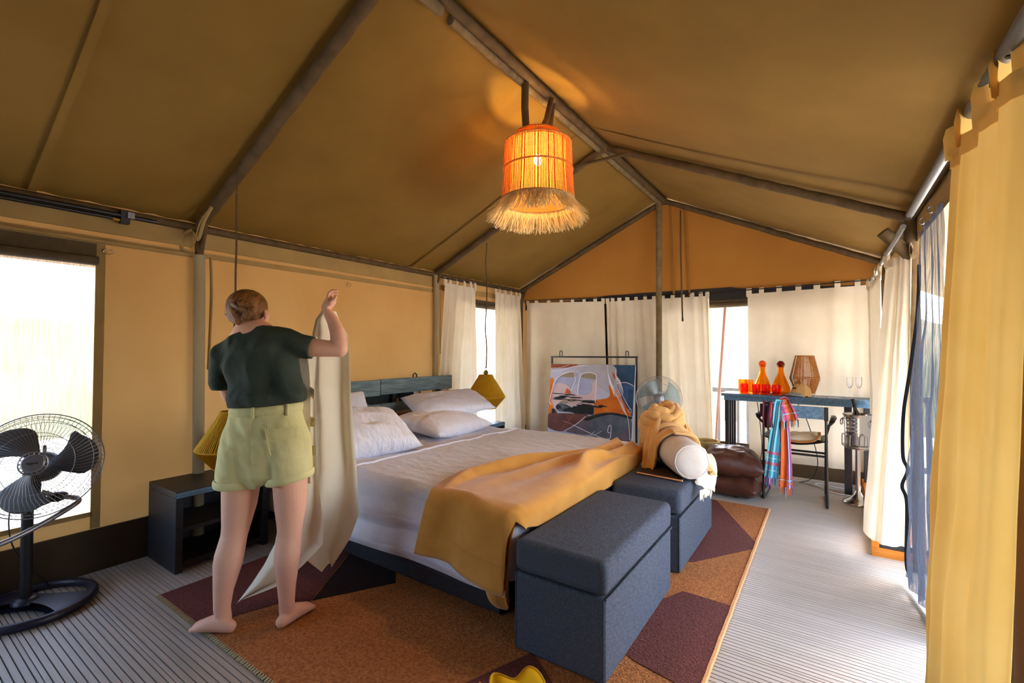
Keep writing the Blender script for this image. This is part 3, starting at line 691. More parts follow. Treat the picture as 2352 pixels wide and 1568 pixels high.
for y, z in ((3.63, .955), (3.64, .905)): part(ar, 'white_dot', lambda b: b.lathe([(.022, 0), (.022, .003)], (.071, y, z), 14, Matrix.Rotation(pi/2, 3, 'Y')), M['white'])
part(ar, 'brown_area', lambda b: b.box(.068, .070, 2.96, 3.68, .44, .70), brn)
part(ar, 'frame', lambda b: (b.box(.03, .047, 2.05, 3.76, .985, 1.01), b.box(.03, .047, 3.72, 3.75, .3, 1.0), b.box(.03, .047, 2.06, 2.09, .3, 1.0)), M['black'])
part(ar, 'hook', lambda b: b.tube([(.045, 3.64, 1.0), (.045, 3.64, 1.085), (.045, 3.665, 1.10), (.045, 3.69, 1.085), (.045, 3.69, 1.0)], .007, 8), M['black'])

# ================================================================== BLANKET + BOLSTER + SCARF
ZB = BZ+.03
Lp = [(0, 1.87, 1.64), (.14, 1.96, 1.95), (.24, 1.90, 2.12), (.36, 1.88, 2.28), (.55, 2.02, 2.68), (.75, 2.17, 3.12), (.9, 2.24, 3.42), (1, 2.28, 3.62)]
Rp = [(0, 2.45, 1.585), (.10, 2.475, 1.86), (.14, 2.52, 1.95), (.19, 2.565, 2.03), (.24, 2.585, 2.12), (.36, 2.60, 2.36), (.55, 2.61, 2.80), (.75, 2.60, 3.20), (.9, 2.64, 3.50), (1, 2.56, 3.74)]
def blank(u, v):
    l = interp(Lp, v); r = interp(Rp, v); px = lerp(l[0], r[0], u); py = lerp(l[1], r[1], u)
    p, d = drape(px, py, .3, 2.425, BY0+.03, 6, ZB, .075)
    ftop = 1 if py > BY0+.03 else 0
    g = min(1, max(0, (v-.16)/.5))
    p.z += ftop*(.012*nz(px*3, py*2, 9)+g*.020*sin(u*2*pi*3.2+v*5+nz(v*3, u)*1.5)+.018*g*abs(sin(u*2*pi*1.3+v*3)))
    # ropey fold along the bed-side edge
    p.z += .032*exp(-((u-.06-.05*sin(v*7))/.05)**2)*(ftop)*min(1, max(0, (v-.12)*6))
    # S-shaped pinch near the foot
    p.z += .055*exp(-((u-.62-.10*sin(v*16))/.06)**2)*exp(-((v-.66)/.13)**2)
    if not ftop: p.y += -.012-.012*sin(u*9+2)*(1+v)-.015*nz(u*4, v*5); p.z += .015*sin(u*5)
    return p
bk = thing('blanket', 'mustard wool blanket draped across the foot of the bed', 'blanket', (2.2, 2.4, ZB))
b = B(); b.grid(blank, 90, 120); o = b.build('cloth', M['must'], bk, angle=80); solid(o, .010)
b = B()
def under(u, v):
    px = lerp(2.30, 2.52, u); py = lerp(1.585-.03*sin(u*pi), 1.98, v); p, d = drape(px, py, .3, 2.42, BY0+.03, 6, ZB-.012, .06); p.y -= .002+.02*sin(u*8)*(1-v)-.022; p.z -= .05*sin(pi*u)*(1-v); return p
b.grid(under, 30, 20); solid(b.build('inner_layer', M['must'], bk, angle=80), .008)
b = B(); b.tube([blank(k/40, .05)+V((0, -.006, 0)) for k in range(41)], .003, 6); b.build('stitch_line', M['must'], bk)

def stool(y0, y1, label):
    t = thing('storage_stool', label, 'stool', (2.73, (y0+y1)/2, 0), group='upholstered storage stools at the bed foot')
    part(t, 'body', lambda b: b.box(2.505, 2.937, y0+.004, y1-.004, .014, .352), M['stool'], bevel=.012)
    b = B(); b.box(2.50, 2.942, y0, y1, .356, .50); o = b.build('lid', M['stool'], t); bv = o.modifiers.new('bevel', 'BEVEL'); bv.width = .034; bv.segments = 5; bv.limit_method = 'ANGLE'
    def dome(b):
        b.grid(lambda u, v: V((lerp(2.55, 2.912, u), lerp(y0+.03, y1-.03, v), .4985+.010*(sin(pi*u)*sin(pi*v))**.5)), 14, 20)
    part(t, 'cushion_top', dome, M['stool'])
    part(t, 'seam', lambda b: b.tube([(2.94, y0+.003, .354), (2.94, y1-.003, .354)], .004, 6), M['stool'])
    for x in (2.51, 2.93): part(t, 'piping', lambda b: b.tube([(x, y0+.006, .02), (x, y0+.006, .352)], .004, 6), M['stool'])
    return t
stool(1.925, 2.865, 'blue-grey fabric storage stool nearest the camera, empty lid')
stool(3.055, 3.97, 'blue-grey fabric storage stool under the bolster and scarf')
# dark folded pouch with tan edge
fl = thing('folder', 'dark brown folder with a tan edge lying under the bolster on the far stool', 'folder', (2.72, 3.35, .51))
part(fl, 'cover', lambda b: b.poly([(2.59, 3.30, .511), (2.88, 3.27, .511), (2.93, 3.5, .511), (2.62, 3.56, .511)], (0, 0, .008)), mat('dark_pouch', S(42, 28, 24), rough=.6))
part(fl, 'edge', lambda b: b.tube([(2.59, 3.295, .516), (2.73, 3.275, .517), (2.90, 3.262, .516)], .009, 8, rb=.005, side=(0, 1, 0)), M['rugedge'])
# bolster
A0, A1 = V((2.945, 3.31, .635)), V((2.50, 4.02, .640)); ax = (A1-A0).normalized(); ln = (A1-A0).length
MB_ = Matrix((ax.orthogonal().normalized(), ax.cross(ax.orthogonal().normalized()), ax)).transposed()
bo = thing('bolster', 'cream linen bolster lying across the far stool', 'bolster', (2.74, 3.6, .52))
rb_ = .118
prof = [(0.001, -.022), (.04, -.022), (.08, -.016), (.104, -.002), (rb_, .02), (rb_+.004, .1), (rb_+.006, .35), (rb_+.002, ln-.05), (.10, ln), (.05, ln+.018), (.001, ln+.02)]
part(bo, 'cover', lambda b: b.lathe(prof, A0, 40, MB_), M['linen'])
part(bo, 'seam', lambda b: b.tube([A0+MB_ @ V((.106*cos(a*pi/20)*(1+.02*nz(a*.9)), .106*sin(a*pi/20)*(1+.02*nz(a*.9)), .0+.004*nz(a*1.3, 2))) for a in range(40)], .0045, 6, closed=True), M['linen'])
part(bo, 'label_tag', lambda b: b.poly([A0+V((.03, -.05, -.105)), A0+V((.055, -.05, -.11)), A0+V((.05, -.055, -.125)), A0+V((.035, -.055, -.12))], (.002, .002, 0)), M['cream'])
# scarf
sf = thing('scarf', 'tan fringed wool scarf heaped over the bolster', 'scarf', (2.6, 3.75, .6))
ex = ax.cross(V((0, 0, 1))).normalized()
if ex.x < 0: ex = -ex
ez = V((0, 0, 1)); CYL = lambda t, a, r: A0+ax*t*ln+ex*(r*sin(a))+ez*(r*cos(a))
def wrapfn(t0, t1, a0, a1, skew, seed, thick=.012, fold=.012):
    def fn(u, v):
        a = lerp(a0, a1, u); t = lerp(t0, t1, v)+skew*(a-a0)/(a1-a0)+.02*nz(u*3, seed)
        r = rb_+.012+thick+fold*sin(v*2*pi*2.4+u*2.5+seed)+.012*nz(u*4, v*5, seed)
        lim = 1.75; p = CYL(t, max(-lim, min(lim, a)), r)
        if abs(a) > lim: p.z -= (abs(a)-lim)*rb_*1.1; p += ex*(1 if a > 0 else -1)*(abs(a)-lim)*.02
        p.z = max(p.z, .522+.006*sin(v*9)) if (2.50 < p.x < 2.95) else p.z
        return p
    return fn
def scl(fn, nu=50, nv=26, nm='wrap', m='scarf', th=.008):
    b = B(); b.grid(fn, nu, nv); solid(b.build(nm, M[m], sf, angle=80), th)
scl(wrapfn(.34, .72, -2.5, 2.35, -.10, 1), 60, 30)
scl(wrapfn(.52, .80, -2.3, 2.6, .02, 5, .028, .016), 60, 26)
scl(wrapfn(.24, .46, -.3, 2.75, .06, 9, .022, .012), 50, 20)
# piled collar at the far end
pc = CYL(.80, 0, .08)
def coil(c, rx, ry, tilt, rw, rh, seed, n=64):
    R = Rz(-32) @ Rx(tilt)
    return [V(c)+R @ V((rx*cos(2*pi*k/n)*(1+.10*nz(k*.12, seed)), ry*sin(2*pi*k/n)*(1+.1*nz(k*.12, seed+4)), .022*sin(2*pi*k/n*2+seed)+.012*nz(k*.3, seed+2))) for k in range(n)]
for (dz, rx, ry, tilt, rw, rh, sd) in ((.035, .155, .135, 8, .055, .040, 1), (.085, .150, .120, 14, .046, .040, 6), (.135, .130, .105, 18, .040, .036, 11), (.165, .085, .075, 10, .036, .03, 17)):
    part(sf, 'coil', lambda b: b.tube(coil(pc+V((0, .0, dz)), rx, ry, tilt, rw, rh, sd), [rw*(1+.25*nz(k*.2, sd)) for k in range(64)], 14, closed=True, rb=[rh*(1+.3*nz(k*.23, sd+3)) for k in range(64)], side=(0, 0, 1)), M['scarf'], angle=80)
part(sf, 'core', lambda b: b.ball(pc+V((0, 0, .06)), .13, .12, .10), M['scarf'])
# diagonal strand running down the right side, and the fringed end on the left
def strip(path, w0, w1, nrm, seed, rip=.01):
    P = catmull(path, 8); n = len(P)-1
    def fn(u, v):
        k = v*n; i = min(n-1, int(k)); p = P[i].lerp(P[i+1], k-i); t = (P[min(n, i+1)]-P[max(0, i-1)]).normalized(); a = V(nrm).cross(t).normalized(); nn = t.cross(a)
        w = lerp(w0, w1, v); return p+a*(u-.5)*w+nn*(rip*sin(u*2*pi*1.6+seed+v*3)+.3*rip*nz(u*5, v*8, seed))
    return fn
scl(strip([CYL(.78, .3, .24), CYL(.66, .9, .20), CYL(.5, 1.35, .165), CYL(.30, 1.6, .155), CYL(.16, 1.75, .16)+V((.0, 0, -.02)), CYL(.10, 1.9, .17)+V((0, 0, -.04))], .11, .13, (.6, .3, .7), 2, .014), 16, 46, 'strand')
scl(strip([CYL(.72, -.3, .20), CYL(.58, -.75, .17), CYL(.50, -1.15, .165), CYL(.44, -1.6, .175), CYL(.40, -1.9, .19)+V((-.01, -.01, -.03)), CYL(.38, -2.0, .20)+V((-.02, -.02, -.06))], .10, .15, (-.6, -.4, .6), 6, .012), 16, 40, 'strand')
def fringe(b, p0, p1, d, n, ln_, r, seed):
    for k in range(n):
        p = V(p0).lerp(V(p1), k/(n-1)); q = V(d)*ln_*(.7+.5*random.random())
        b.tube([p, p+q*.5+V((.008*nz(k*.9, seed), .008*nz(k*.7, seed+1), 0)), p+q+V((.014*nz(k*.9, seed+5), .014*nz(k*.6, seed+2), 0))], [r, r*.9, r*.5], 5)
ql = CYL(.38, -2.0, .20)+V((-.02, -.02, -.06))
part(sf, 'fringe', lambda b: fringe(b, ql+V((-.06, -.03, .0)), ql+V((.05, .0, .0)), (.02, -.12, -1), 12, .06, .005, 1), M['scarf'], kind='stuff')
# cream end over the stool edge
scl(strip([(2.955, 3.60, .66), (2.99, 3.54, .62), (3.005, 3.48, .56), (3.005, 3.43, .50), (3.01, 3.40, .455)], .13, .15, (.8, -.5, .3), 3, .012), 16, 26, 'cream_end', 'cream')
part(sf, 'cream_fringe', lambda b: fringe(b, (2.99, 3.33, .455), (3.03, 3.47, .455), (.05, -.1, -1), 16, .07, .005, 3), M['cream'], kind='stuff')

# ================================================================== NIGHTSTANDS
def nightstand(y0, y1, label, loc, x0=.035):
    t = thing('nightstand', label, 'nightstand', loc, group='black box nightstands')
    x1 = .46
    part(t, 'top', lambda b: b.box(x0, x1, y0, y1, .445, .485), M['dwood'], bevel=.003)
    part(t, 'front_edge', lambda b: b.box(x1+.001, x1+.004, y0+.002, y1-.002, .449, .481), M['bwood'])
    for a, c in ((y0, y0+.04), (y1-.04, y1)): part(t, 'side_panel', lambda b: b.box(x0, x1, a, c, 0.0, .444), M['dwood'], bevel=.003)
    part(t, 'shelf', lambda b: b.box(x0+.01, x1-.02, y0+.041, y1-.041, .235, .26), M['dwood'], bevel=.002)
    part(t, 'bottom', lambda b: b.box(x0+.01, x1-.01, y0+.041, y1-.041, .03, .06), M['dwood'], bevel=.002)
    part(t, 'back_panel', lambda b: b.box(x0+.002, x0+.014, y0+.041, y1-.041, .06, .40), M['dwood'])
    return t
nightstand(1.345, 1.90, 'black box nightstand under the left wall behind the woman', (.25, 1.62, 0))
nightstand(4.16, 4.74, 'black nightstand on the far side of the bed under the yellow pendant', (.3, 4.45, 0), .175)

# ================================================================== PENDANTS
def strings(b, prof, c, n, r, seed=0, jit=.002):
    for k in range(n):
        a = 2*pi*k/n+.02*nz(k*.9, seed)
        pts = [V(c)+V(((rr+jit*nz(k*.7, z*20, seed))*cos(a), (rr+jit*nz(k*.7, z*20, seed))*sin(a), z)) for rr, z in prof]
        b.tube(pts, r, 4, cap=False)
def ring(b, c, r, w, n=40): b.tube([V(c)+V((r*cos(2*pi*k/n), r*sin(2*pi*k/n), 0)) for k in range(n)], w, 6, closed=True)
def yellow_pendant(x, y, ztop, zc, label, wob):
    t = thing('pendant_lamp', label, 'lamp', (x, y, zc-.13), group='small yellow rope pendants')
    c = (x, y, zc)
    part(t, 'shade', lambda b: strings(b, [(.068, .215), (.085, .18), (.2, -.005), (.2, -.012), (.105, -.125)], c, 90, .0062), M['ropey'], kind='stuff')
    part(t, 'shade_lining', lambda b: b.lathe([(.062, .21), (.192, -.006), (.10, -.122)], c, 32, capb=False, capt=False), mat('yellow_lining_%d' % int(y), S(206, 150, 26), rough=.9, trans=.5))
    for r_, z_ in ((.068, .217), (.201, -.008), (.105, -.127)): part(t, 'ring', lambda b: ring(b, (x, y, zc+z_), r_, .006), M['ropey'])
    part(t, 'top_cap', lambda b: b.lathe([(.015, .225), (.03, .235), (.02, .26), (.008, .27)], c, 14), M['steel'])
    part(t, 'hook', lambda b: b.tube([(x+.0, y, zc+.26), (x-.015, y, zc+.285), (x, y, zc+.305), (x+.015, y, zc+.285)], .003, 6), M['steel'])
    part(t, 'cord', lambda b: b.tube(catmull([(x, y, zc+.29)]+[(x+wob*sin(k*1.9)*.8, y+wob*cos(k*2.3)*.4, lerp(zc+.33, ztop-.03, k/7)) for k in range(8)]+[(x, y, ztop)], 5), .0062, 8), M['pole'])
    return t
yellow_pendant(.715, Y1+.06, 2.47, .868, 'yellow rope diamond pendant hanging over the far nightstand', .016)
yellow_pendant(.575, Y0-.0, 2.43, .735, 'yellow rope diamond pendant half hidden behind the woman', .010)
# main lamp
LX, LY = HX-.02, 2.87
lm = thing('pendant_lamp', 'large lit rope pendant with shaggy raffia fringe hanging from the ridge', 'lamp', (LX, LY, 2.2))
c = (LX, LY, 0)
part(lm, 'shade', lambda b: strings(b, [(.155, 2.815), (.222, 2.755), (.228, 2.72), (.232, 2.58), (.24, 2.46), (.248, 2.365)], c, 150, .0030), M['ropeo'], kind='stuff')
part(lm, 'lining', lambda b: b.lathe([(.222, 2.74), (.226, 2.58), (.242, 2.37)], c, 48, capb=False, capt=False), mat('lamp_lining', S(250, 190, 104), rough=.9, trans=.75, holes=.38))
for r_, z_ in ((.157, 2.815), (.226, 2.752), (.237, 2.575), (.250, 2.365)): part(lm, 'ring', lambda b: ring(b, (LX, LY, z_), r_, .006), M['ropeo'])
for k in range(6):
    a = k*pi/3+.5; part(lm, 'rib', lambda b: b.tube([(LX+r_*cos(a), LY+r_*sin(a), z_) for r_, z_ in ((.15, 2.81), (.217, 2.75), (.225, 2.58), (.24, 2.37))], .002, 6), M['ropeo'])
def shag(b):
    for k in range(1500):
        a = random.random()*2*pi; L = .11+.07*random.random(); o_ = .05+.06*random.random(); tw = (random.random()-.5)*.35+.1*sin(a*9)
        p = [V((LX+(.246+o_*f**1.3)*cos(a+tw*f), LY+(.246+o_*f**1.3)*sin(a+tw*f), 2.375-L*(f-.12*f*f))) for f in (0, .35, .7, 1)]
        nr = V((cos(a), sin(a), .3)); b.ribbon(p, .0045, nr)
    for k in range(260):
        a = random.random()*2*pi; p = [V((LX+(.25+.02*f)*cos(a+.1*f), LY+(.25+.02*f)*sin(a+.1*f), 2.375-.05*f)) for f in (0, .5, 1)]; b.ribbon(p, .008, (cos(a), sin(a), 0))
part(lm, 'fringe', shag, M['fluff'], kind='stuff', smooth=False)
part(lm, 'bulb', lambda b: b.ball((LX, LY, 2.645), .030, .030, .036), M['bulb'])
part(lm, 'socket', lambda b: b.lathe([(.018, 2.68), (.02, 2.74), (.012, 2.79), (.006, 2.80)], c, 14), M['black'])
part(lm, 'cross_bar', lambda b: (b.tube([(LX-.15, LY, 2.812), (LX+.15, LY, 2.812)], .004, 6), b.tube([(LX, LY-.15, 2.812), (LX, LY+.15, 2.812)], .004, 6)), M['black'])
part(lm, 'strap', lambda b: b.tube([(HX-.03, 2.72, RG-.03), (HX-.035, 2.725, 2.95), (HX-.03, 2.735, 2.80)], .027, 10, rb=.02, side=(1, 0, 0)), M['pole'])
part(lm, 'strap', lambda b: b.tube([(HX+.02, 2.98, RG-.03), (HX+.005, 2.94, 2.95), (HX-.03, 2.87, 2.80)], .022, 10, rb=.015, side=(1, 0, 0)), M['pole'])
part(lm, 'strap', lambda b: b.tube([(HX-.01, 3.05, RG-.03), (HX-.0, 3.0, 2.95), (HX-.0, 2.97, 2.80)], .022, 10, rb=.015, side=(1, 0, 0)), M['pole'])
pl = bpy.data.objects.new('bulb_light', bpy.data.lights.new('bulb_light', 'POINT')); C.objects.link(pl); pl.location = (0, 0, .445); pl.parent = lm
pl.data.energy = 9; pl.data.color = (1, .70, .30); pl.data.shadow_soft_size = .036
POSE[pl.name] = Matrix.Identity(4)
# ================================================================== FRAMED PAINTING BESIDE THE BED
# panel corner points, leaning slightly back against the curtain
EA, EB, EC, ED = V((.68, 5.47, 1.168)), V((1.81, 5.47, 1.178)), V((.70, 5.36, .31)), V((1.805, 5.36, .30))
pt = thing('painting', 'abstract painting in lavender, orange, blue and charcoal on a black stand by the back curtain', 'painting', (1.24, 5.5, .02))
def PU(x, y, d=0):
    """point on the canvas; x, y run 0..100 across and down the picture"""
    u, v = x/100, y/100; p = EA.lerp(EB, u).lerp(EC.lerp(ED, u), v); return p+V((0, -.99, -.12))*d
part(pt, 'canvas', lambda b: b.poly([PU(0, 0), PU(100, 0), PU(100, 100), PU(0, 100)], (0, .022, .003)), mat('art_lilac', S(196, 196, 216), S(184, 182, 204), rough=.8, nscale=6))
AM = {}
def amat(k, c1, c2): AM[k] = mat('art_'+k, S(*c1), S(*c2), rough=.8, nscale=9, bump=.1, bscale=40)
amat('rust', (160, 86, 56), (140, 72, 48)); amat('grey', (186, 182, 192), (172, 168, 178)); amat('olive', (164, 148, 124), (150, 134, 110)); amat('pink', (222, 192, 190), (206, 176, 178))
amat('orange', (224, 124, 30), (204, 96, 24)); amat('blue', (56, 88, 118), (42, 70, 98)); amat('blue2', (76, 104, 150), (60, 88, 132)); amat('char', (44, 46, 44), (30, 32, 32)); amat('brown', (112, 70, 64), (96, 56, 54)); amat('slate', (98, 104, 114), (80, 84, 92)); amat('mauve', (108, 96, 104), (90, 80, 88)); amat('line', (240, 236, 238), (232, 226, 230)); amat('redor', (206, 96, 52), (190, 84, 44)); amat('lilac2', (176, 178, 204), (166, 168, 196))
depth = [0.0006]
def area(m, pts, nm='paint_area', curve=True):
    if curve and len(pts) > 4:
        q = catmull([V((x, y, 0)) for x, y in [pts[-1]]+list(pts)+list(pts[:2])], 4)[4:-4]; pts = [(min(100, max(0, p.x)), min(100, max(0, p.y))) for p in q]
    depth[0] += .00025; d = depth[0]; b = B(); b.add([PU(x, y, d) for x, y in pts], [list(range(len(pts)))[::-1]]); b.build(nm, AM[m], pt, smooth=False)
def stroke(pts, w=.007, m='line', k=5):
    depth[0] += .00012; d = depth[0]
    b = B(); b.ribbon(catmull([PU(x, y, d) for x, y in pts], k) if k > 1 else [PU(x, y, d) for x, y in pts], w, (0, -1, 0)); b.build('paint_line', AM[m], pt, smooth=False)
area('grey', [(36, 0), (78, 0), (81, 8), (79, 42), (36, 10)])
area('rust', [(0, 0), (34, 0), (26, 4), (12, 6), (0, 7)])
area('pink', [(4, 42), (9, 30), (22, 30), (33, 44), (38, 40), (44, 44), (57, 22), (58, 50), (52, 58), (40, 60), (6, 62), (2, 56)])
area('lilac2', [(9, 19), (20, 16), (33, 19), (33, 26), (28, 36), (21, 30), (12, 28), (7, 30)])
area('lilac2', [(38, 20), (46, 18), (52, 26), (53, 36), (49, 42), (42, 43), (36, 40)])
area('olive', [(11, 17), (22, 12), (31, 11), (32, 18), (20, 19)])
area('olive', [(39, 18), (42, 13), (50, 11), (56, 13), (58, 20), (48, 20)])
area('orange', [(0, 25), (5, 24), (4, 38), (2, 56), (5, 62), (6, 76), (0, 74)])
area('blue', [(77, 0), (100, 0), (100, 28), (82, 25), (80, 6)])
area('blue2', [(82, 25), (100, 29), (100, 66), (94, 60), (86, 40)])
area('blue', [(94, 32), (99, 32), (99, 62), (94, 52)])
area('orange', [(72, 28), (73, 44), (56, 50), (57, 58), (58, 70), (78, 67), (98, 66), (92, 54), (84, 38), (78, 32)])
area('redor', [(80, 20), (77, 16), (75, 10), (78, 13), (80, 11)]); area('redor', [(20, 42), (22, 35), (26, 38), (27, 44)])
def brush(m, cx, cy, w, h, n, seed):
    rn = random.Random(seed)
    for k in range(n):
        x = cx+(rn.random()-.5)*w*.7; y = cy+(rn.random()-.5)*h; l = w*(.25+.35*rn.random()); t = h/n*(1.1+1.6*rn.random()); d = (rn.random()-.5)*3
        area(m, [(x-l/2, y+d*.4), (x-l*.2, y-t*.6), (x+l*.3, y-t*.5-d*.2), (x+l/2, y-d*.3), (x+l*.25, y+t*.5), (x-l*.3, y+t*.6)], curve=False)
area('char', [(9, 62), (14, 57), (20, 58), (25, 60), (30, 62), (33, 57), (40, 55), (48, 57), (55, 58), (56, 64), (55, 69), (46, 70), (38, 72), (29, 69), (18, 69), (11, 67)])
brush('char', 22, 48, 34, 9, 12, 3); brush('char', 44, 55, 32, 8, 9, 5); brush('slate', 20, 63, 22, 9, 6, 8); brush('char', 46, 64, 26, 12, 10, 9); brush('pink', 33, 58, 18, 4, 4, 12); brush('olive', 24, 53, 18, 6, 5, 15)
brush('char', 62, 57, 16, 4, 4, 17)
area('char', [(5, 66), (7, 65), (8.5, 67), (10, 76), (4, 76)], curve=False)
area('brown', [(0, 75), (10, 72), (36, 70), (50, 72), (22, 96), (0, 93)])
area('mauve', [(50, 72), (58, 76), (56, 96), (22, 96), (36, 85)])
area('slate', [(57, 74), (74, 68), (99, 70), (99, 100), (54, 97)])
area('char', [(46, 76), (60, 68), (78, 64), (98, 67), (99, 70), (78, 67), (62, 72), (50, 78)])
area('mauve', [(92, 82), (99, 84), (99, 100), (85, 99)])
stroke([(2, 10), (14, 9), (30, 3), (46, 1)]); stroke([(1, 6), (12, 5), (24, .8)], .004)
stroke([(4, 60), (1, 55), (4, 38), (6, 27), (12, 18), (22, 12), (31, 11), (32, 19), (33, 22), (28, 38)], .009)
stroke([(36, 44), (37, 30), (38, 19), (41, 13), (50, 11), (56, 13), (58, 16), (58, 34), (58, 52)], .009)
stroke([(70, 0), (72, 18), (76, 32), (84, 44), (92, 62), (94, 66)], .006); stroke([(79, 6), (82, 22), (86, 34), (92, 48), (98, 58)], .006)
for k in range(9): stroke([(71.5+k*.5, 12+k*1.6), (74+k*.6, 26+k*.8), (77+k*.3, 32+k*1.2), (80+k*1.1, 20+k*2.2), (79+k*.7, 12+k)], .0045)
for k in range(4): stroke([(78+k*2, 33), (84+k*1.5, 46+k), (90+k, 60+k), (95, 67)], .004)
stroke([(83, 24), (92, 23), (100, 27)]); stroke([(95, 67), (97, 80), (98.5, 97)], .006); stroke([(95, 60), (98, 57), (98.5, 62), (95, 60)], .004)
stroke([(22, 96), (36, 85), (46, 74), (48, 72)], .007); stroke([(33, 86), (50, 93), (66, 98.5), (76, 99), (77.5, 92), (77.5, 82), (75, 82), (74, 90), (77, 91)], .007, k=4)
stroke([(55, 97), (59, 91)], .004, k=1); stroke([(58, 97), (67, 90)], .004, k=1); stroke([(18, 93), (26, 82), (34, 71)], .004, 'orange'); stroke([(20, 82), (28, 84), (34, 87)], .004, 'pink')
part(pt, 'stand', lambda b: (b.tube([(.675, 5.50, .02), (.675, 5.505, 1.262)], .014, 4), b.tube([(1.812, 5.50, .02), (1.812, 5.505, 1.272)], .014, 4), b.tube([(.66, 5.505, 1.262), (1.826, 5.505, 1.272)], .014, 4), b.tube([(.675, 5.50, .2), (1.812, 5.50, .2)], .012, 4)), M['black'], smooth=False)
for x in (.79, 1.68): part(pt, 'hook', lambda b: b.tube([(x, 5.505, 1.265), (x, 5.505, 1.325), (x+.005, 5.505, 1.337), (x+.017, 5.505, 1.343), (x+.029, 5.505, 1.337), (x+.034, 5.505, 1.325), (x+.034, 5.505, 1.268)], .0055, 8), M['black'])

# ================================================================== FANS
def disc_frame(n):
    n = V(n).normalized(); a = V((0, 0, 1)).cross(n).normalized(); return Matrix((a, n.cross(a), n)).transposed()
def fan_head(t, c, nrm, R, depth_, nw, wire, wm, nb, blm, hub, hubm, bladefn, rings, twist=0.0):
    F = disc_frame(nrm); c = V(c); Q = lambda r, a, z: c+F @ V((r*cos(a), r*sin(a), z))
    prof = [(hub, depth_), (hub+.25*(R-hub), depth_*.98), (hub+.6*(R-hub), depth_*.85), (hub+.88*(R-hub), depth_*.5), (R, 0)]
    for nm, sg in (('front_guard', 1), ('rear_guard', -1)):
        def g(b):
            for k in range(nw):
                a = 2*pi*k/nw; b.tube([Q(r, a+twist*sg*(r-hub)/(R-hub), sg*z) for r, z in prof], wire, 4, cap=False)
            for f in rings:
                i = f*(len(prof)-1); j = min(len(prof)-2, int(i)); r = lerp(prof[j][0], prof[j+1][0], i-j); z = lerp(prof[j][1], prof[j+1][1], i-j)
                b.tube([Q(r, 2*pi*k/48, sg*z) for k in range(48)], wire*1.3, 5, closed=True)
        part(t, nm, g, wm, kind='stuff')
    part(t, 'rim', lambda b: b.tube([Q(R+.001, 2*pi*k/64, 0) for k in range(64)], wire*2.6, 8, closed=True), wm)
    for k in range(nb):
        b = B(); b.grid(lambda u, v: (lambda r, a, z: Q(r, a, z))(*bladefn(u, v, 2*pi*k/nb)), 14, 12); solid(b.build('blade', blm, t, angle=60), .004)
    return F, Q
# --- left pedestal fan
f1 = thing('pedestal_fan', 'black pedestal fan with grey blades in front of the left net window', 'fan', (.27, .77, 0))
part(f1, 'base_ring', lambda b: b.tube([(.28+.235*cos(2*pi*k/48), .78+.235*sin(2*pi*k/48), .024) for k in range(48)], .022, 10, closed=True), M['navy'])
def arm(b):
    for s in (1, -1):
        def fn(u, v):
            y = .78+(v-.5)*.05*s; a = (u-.5)*2
            r = .225*a; w_ = .045+.075*abs(a)**2
            th = radians(38); q = (v-.5)*2*w_
            return V((.28+cos(th)*r-sin(th)*q, .78+sin(th)*r+cos(th)*q, .024+s*.012+.022*(1-a*a)*(1 if s > 0 else .2)))
        b.grid(fn, 24, 6)
part(f1, 'base_bar', arm, M['navy'], angle=60)
part(f1, 'collar', lambda b: b.lathe([(.055, .045), (.052, .058), (.04, .068), (.03, .072)], (.27, .755, 0), 20), M['navy'])
part(f1, 'pole', lambda b: b.tube([(.27, .755, .06), (.27, .755, .70)], .024, 14), M['black'])
fc = V((.31, .78, .745)); fn_ = V((.80, -.36, .28))
def b1(u, v, a0):
    r = lerp(.055, .238, u); w_ = lerp(.34, .70, u**.8)*(1-.35*max(0, u-.7)/.3); a = a0-.05+(v-.5)*2*w_+.45*u
    if u > .85: r -= .05*(abs(v-.35)*1.5)**2*(u-.85)/.15
    return r, a, -.012+.075*(v-.5)*(1-.3*u)+.01*sin(v*pi)
F1, Q1 = fan_head(f1, fc, fn_, .262, .065, 72, .0011, M['tube'], 3, M['blade'], .055, M['tube'], b1, (0, .42, .70, .86), twist=.35)
part(f1, 'hub', lambda b: b.lathe([(.001, .03), (.04, .028), (.05, .015), (.05, -.03), (.03, -.04)][::-1], fc, 20, F1), M['blade'])
part(f1, 'badge', lambda b: b.lathe([(.001, .078), (.04, .076), (.046, .07), (.046, .062)][::-1], fc, 28, F1), M['tube'])
part(f1, 'badge_ring', lambda b: (b.tube([Q1(.056, 2*pi*k/32, .066) for k in range(32)], .0035, 6, closed=True), [b.tube([Q1(.045, 2*pi*k/16, .066), Q1(.056, 2*pi*k/16, .066)], .003, 5) for k in range(16)]), M['tube'])
part(f1, 'badge_print', lambda b: [b.poly([Q1(0, 0, .0785)+F1 @ V((-.022+k*.0065, -.004, 0)), Q1(0, 0, .0785)+F1 @ V((-.018+k*.0065, -.004, 0)), Q1(0, 0, .0785)+F1 @ V((-.018+k*.0065, .003, 0)), Q1(0, 0, .0785)+F1 @ V((-.022+k*.0065, .003, 0))], F1 @ V((0, 0, .0006))) for k in range(7)], M['ink'], smooth=False)
part(f1, 'motor', lambda b: b.lathe([(.03, -.05), (.068, -.06), (.078, -.09), (.072, -.14), (.04, -.17), (.001, -.175)][::-1], fc, 24, F1), M['blade'])
part(f1, 'knob', lambda b: b.tube([Q1(.0, 0, -.11)+V((0, 0, .075)), Q1(.0, 0, -.11)+V((0, 0, .115))], .008, 8), mat('red_knob', S(110, 40, 40)))
part(f1, 'clamp', lambda b: (b.ball((.30, .86, .56), .032, .045, .026), b.box(.25, .29, .735, .80, .55, .66)), M['navy'])
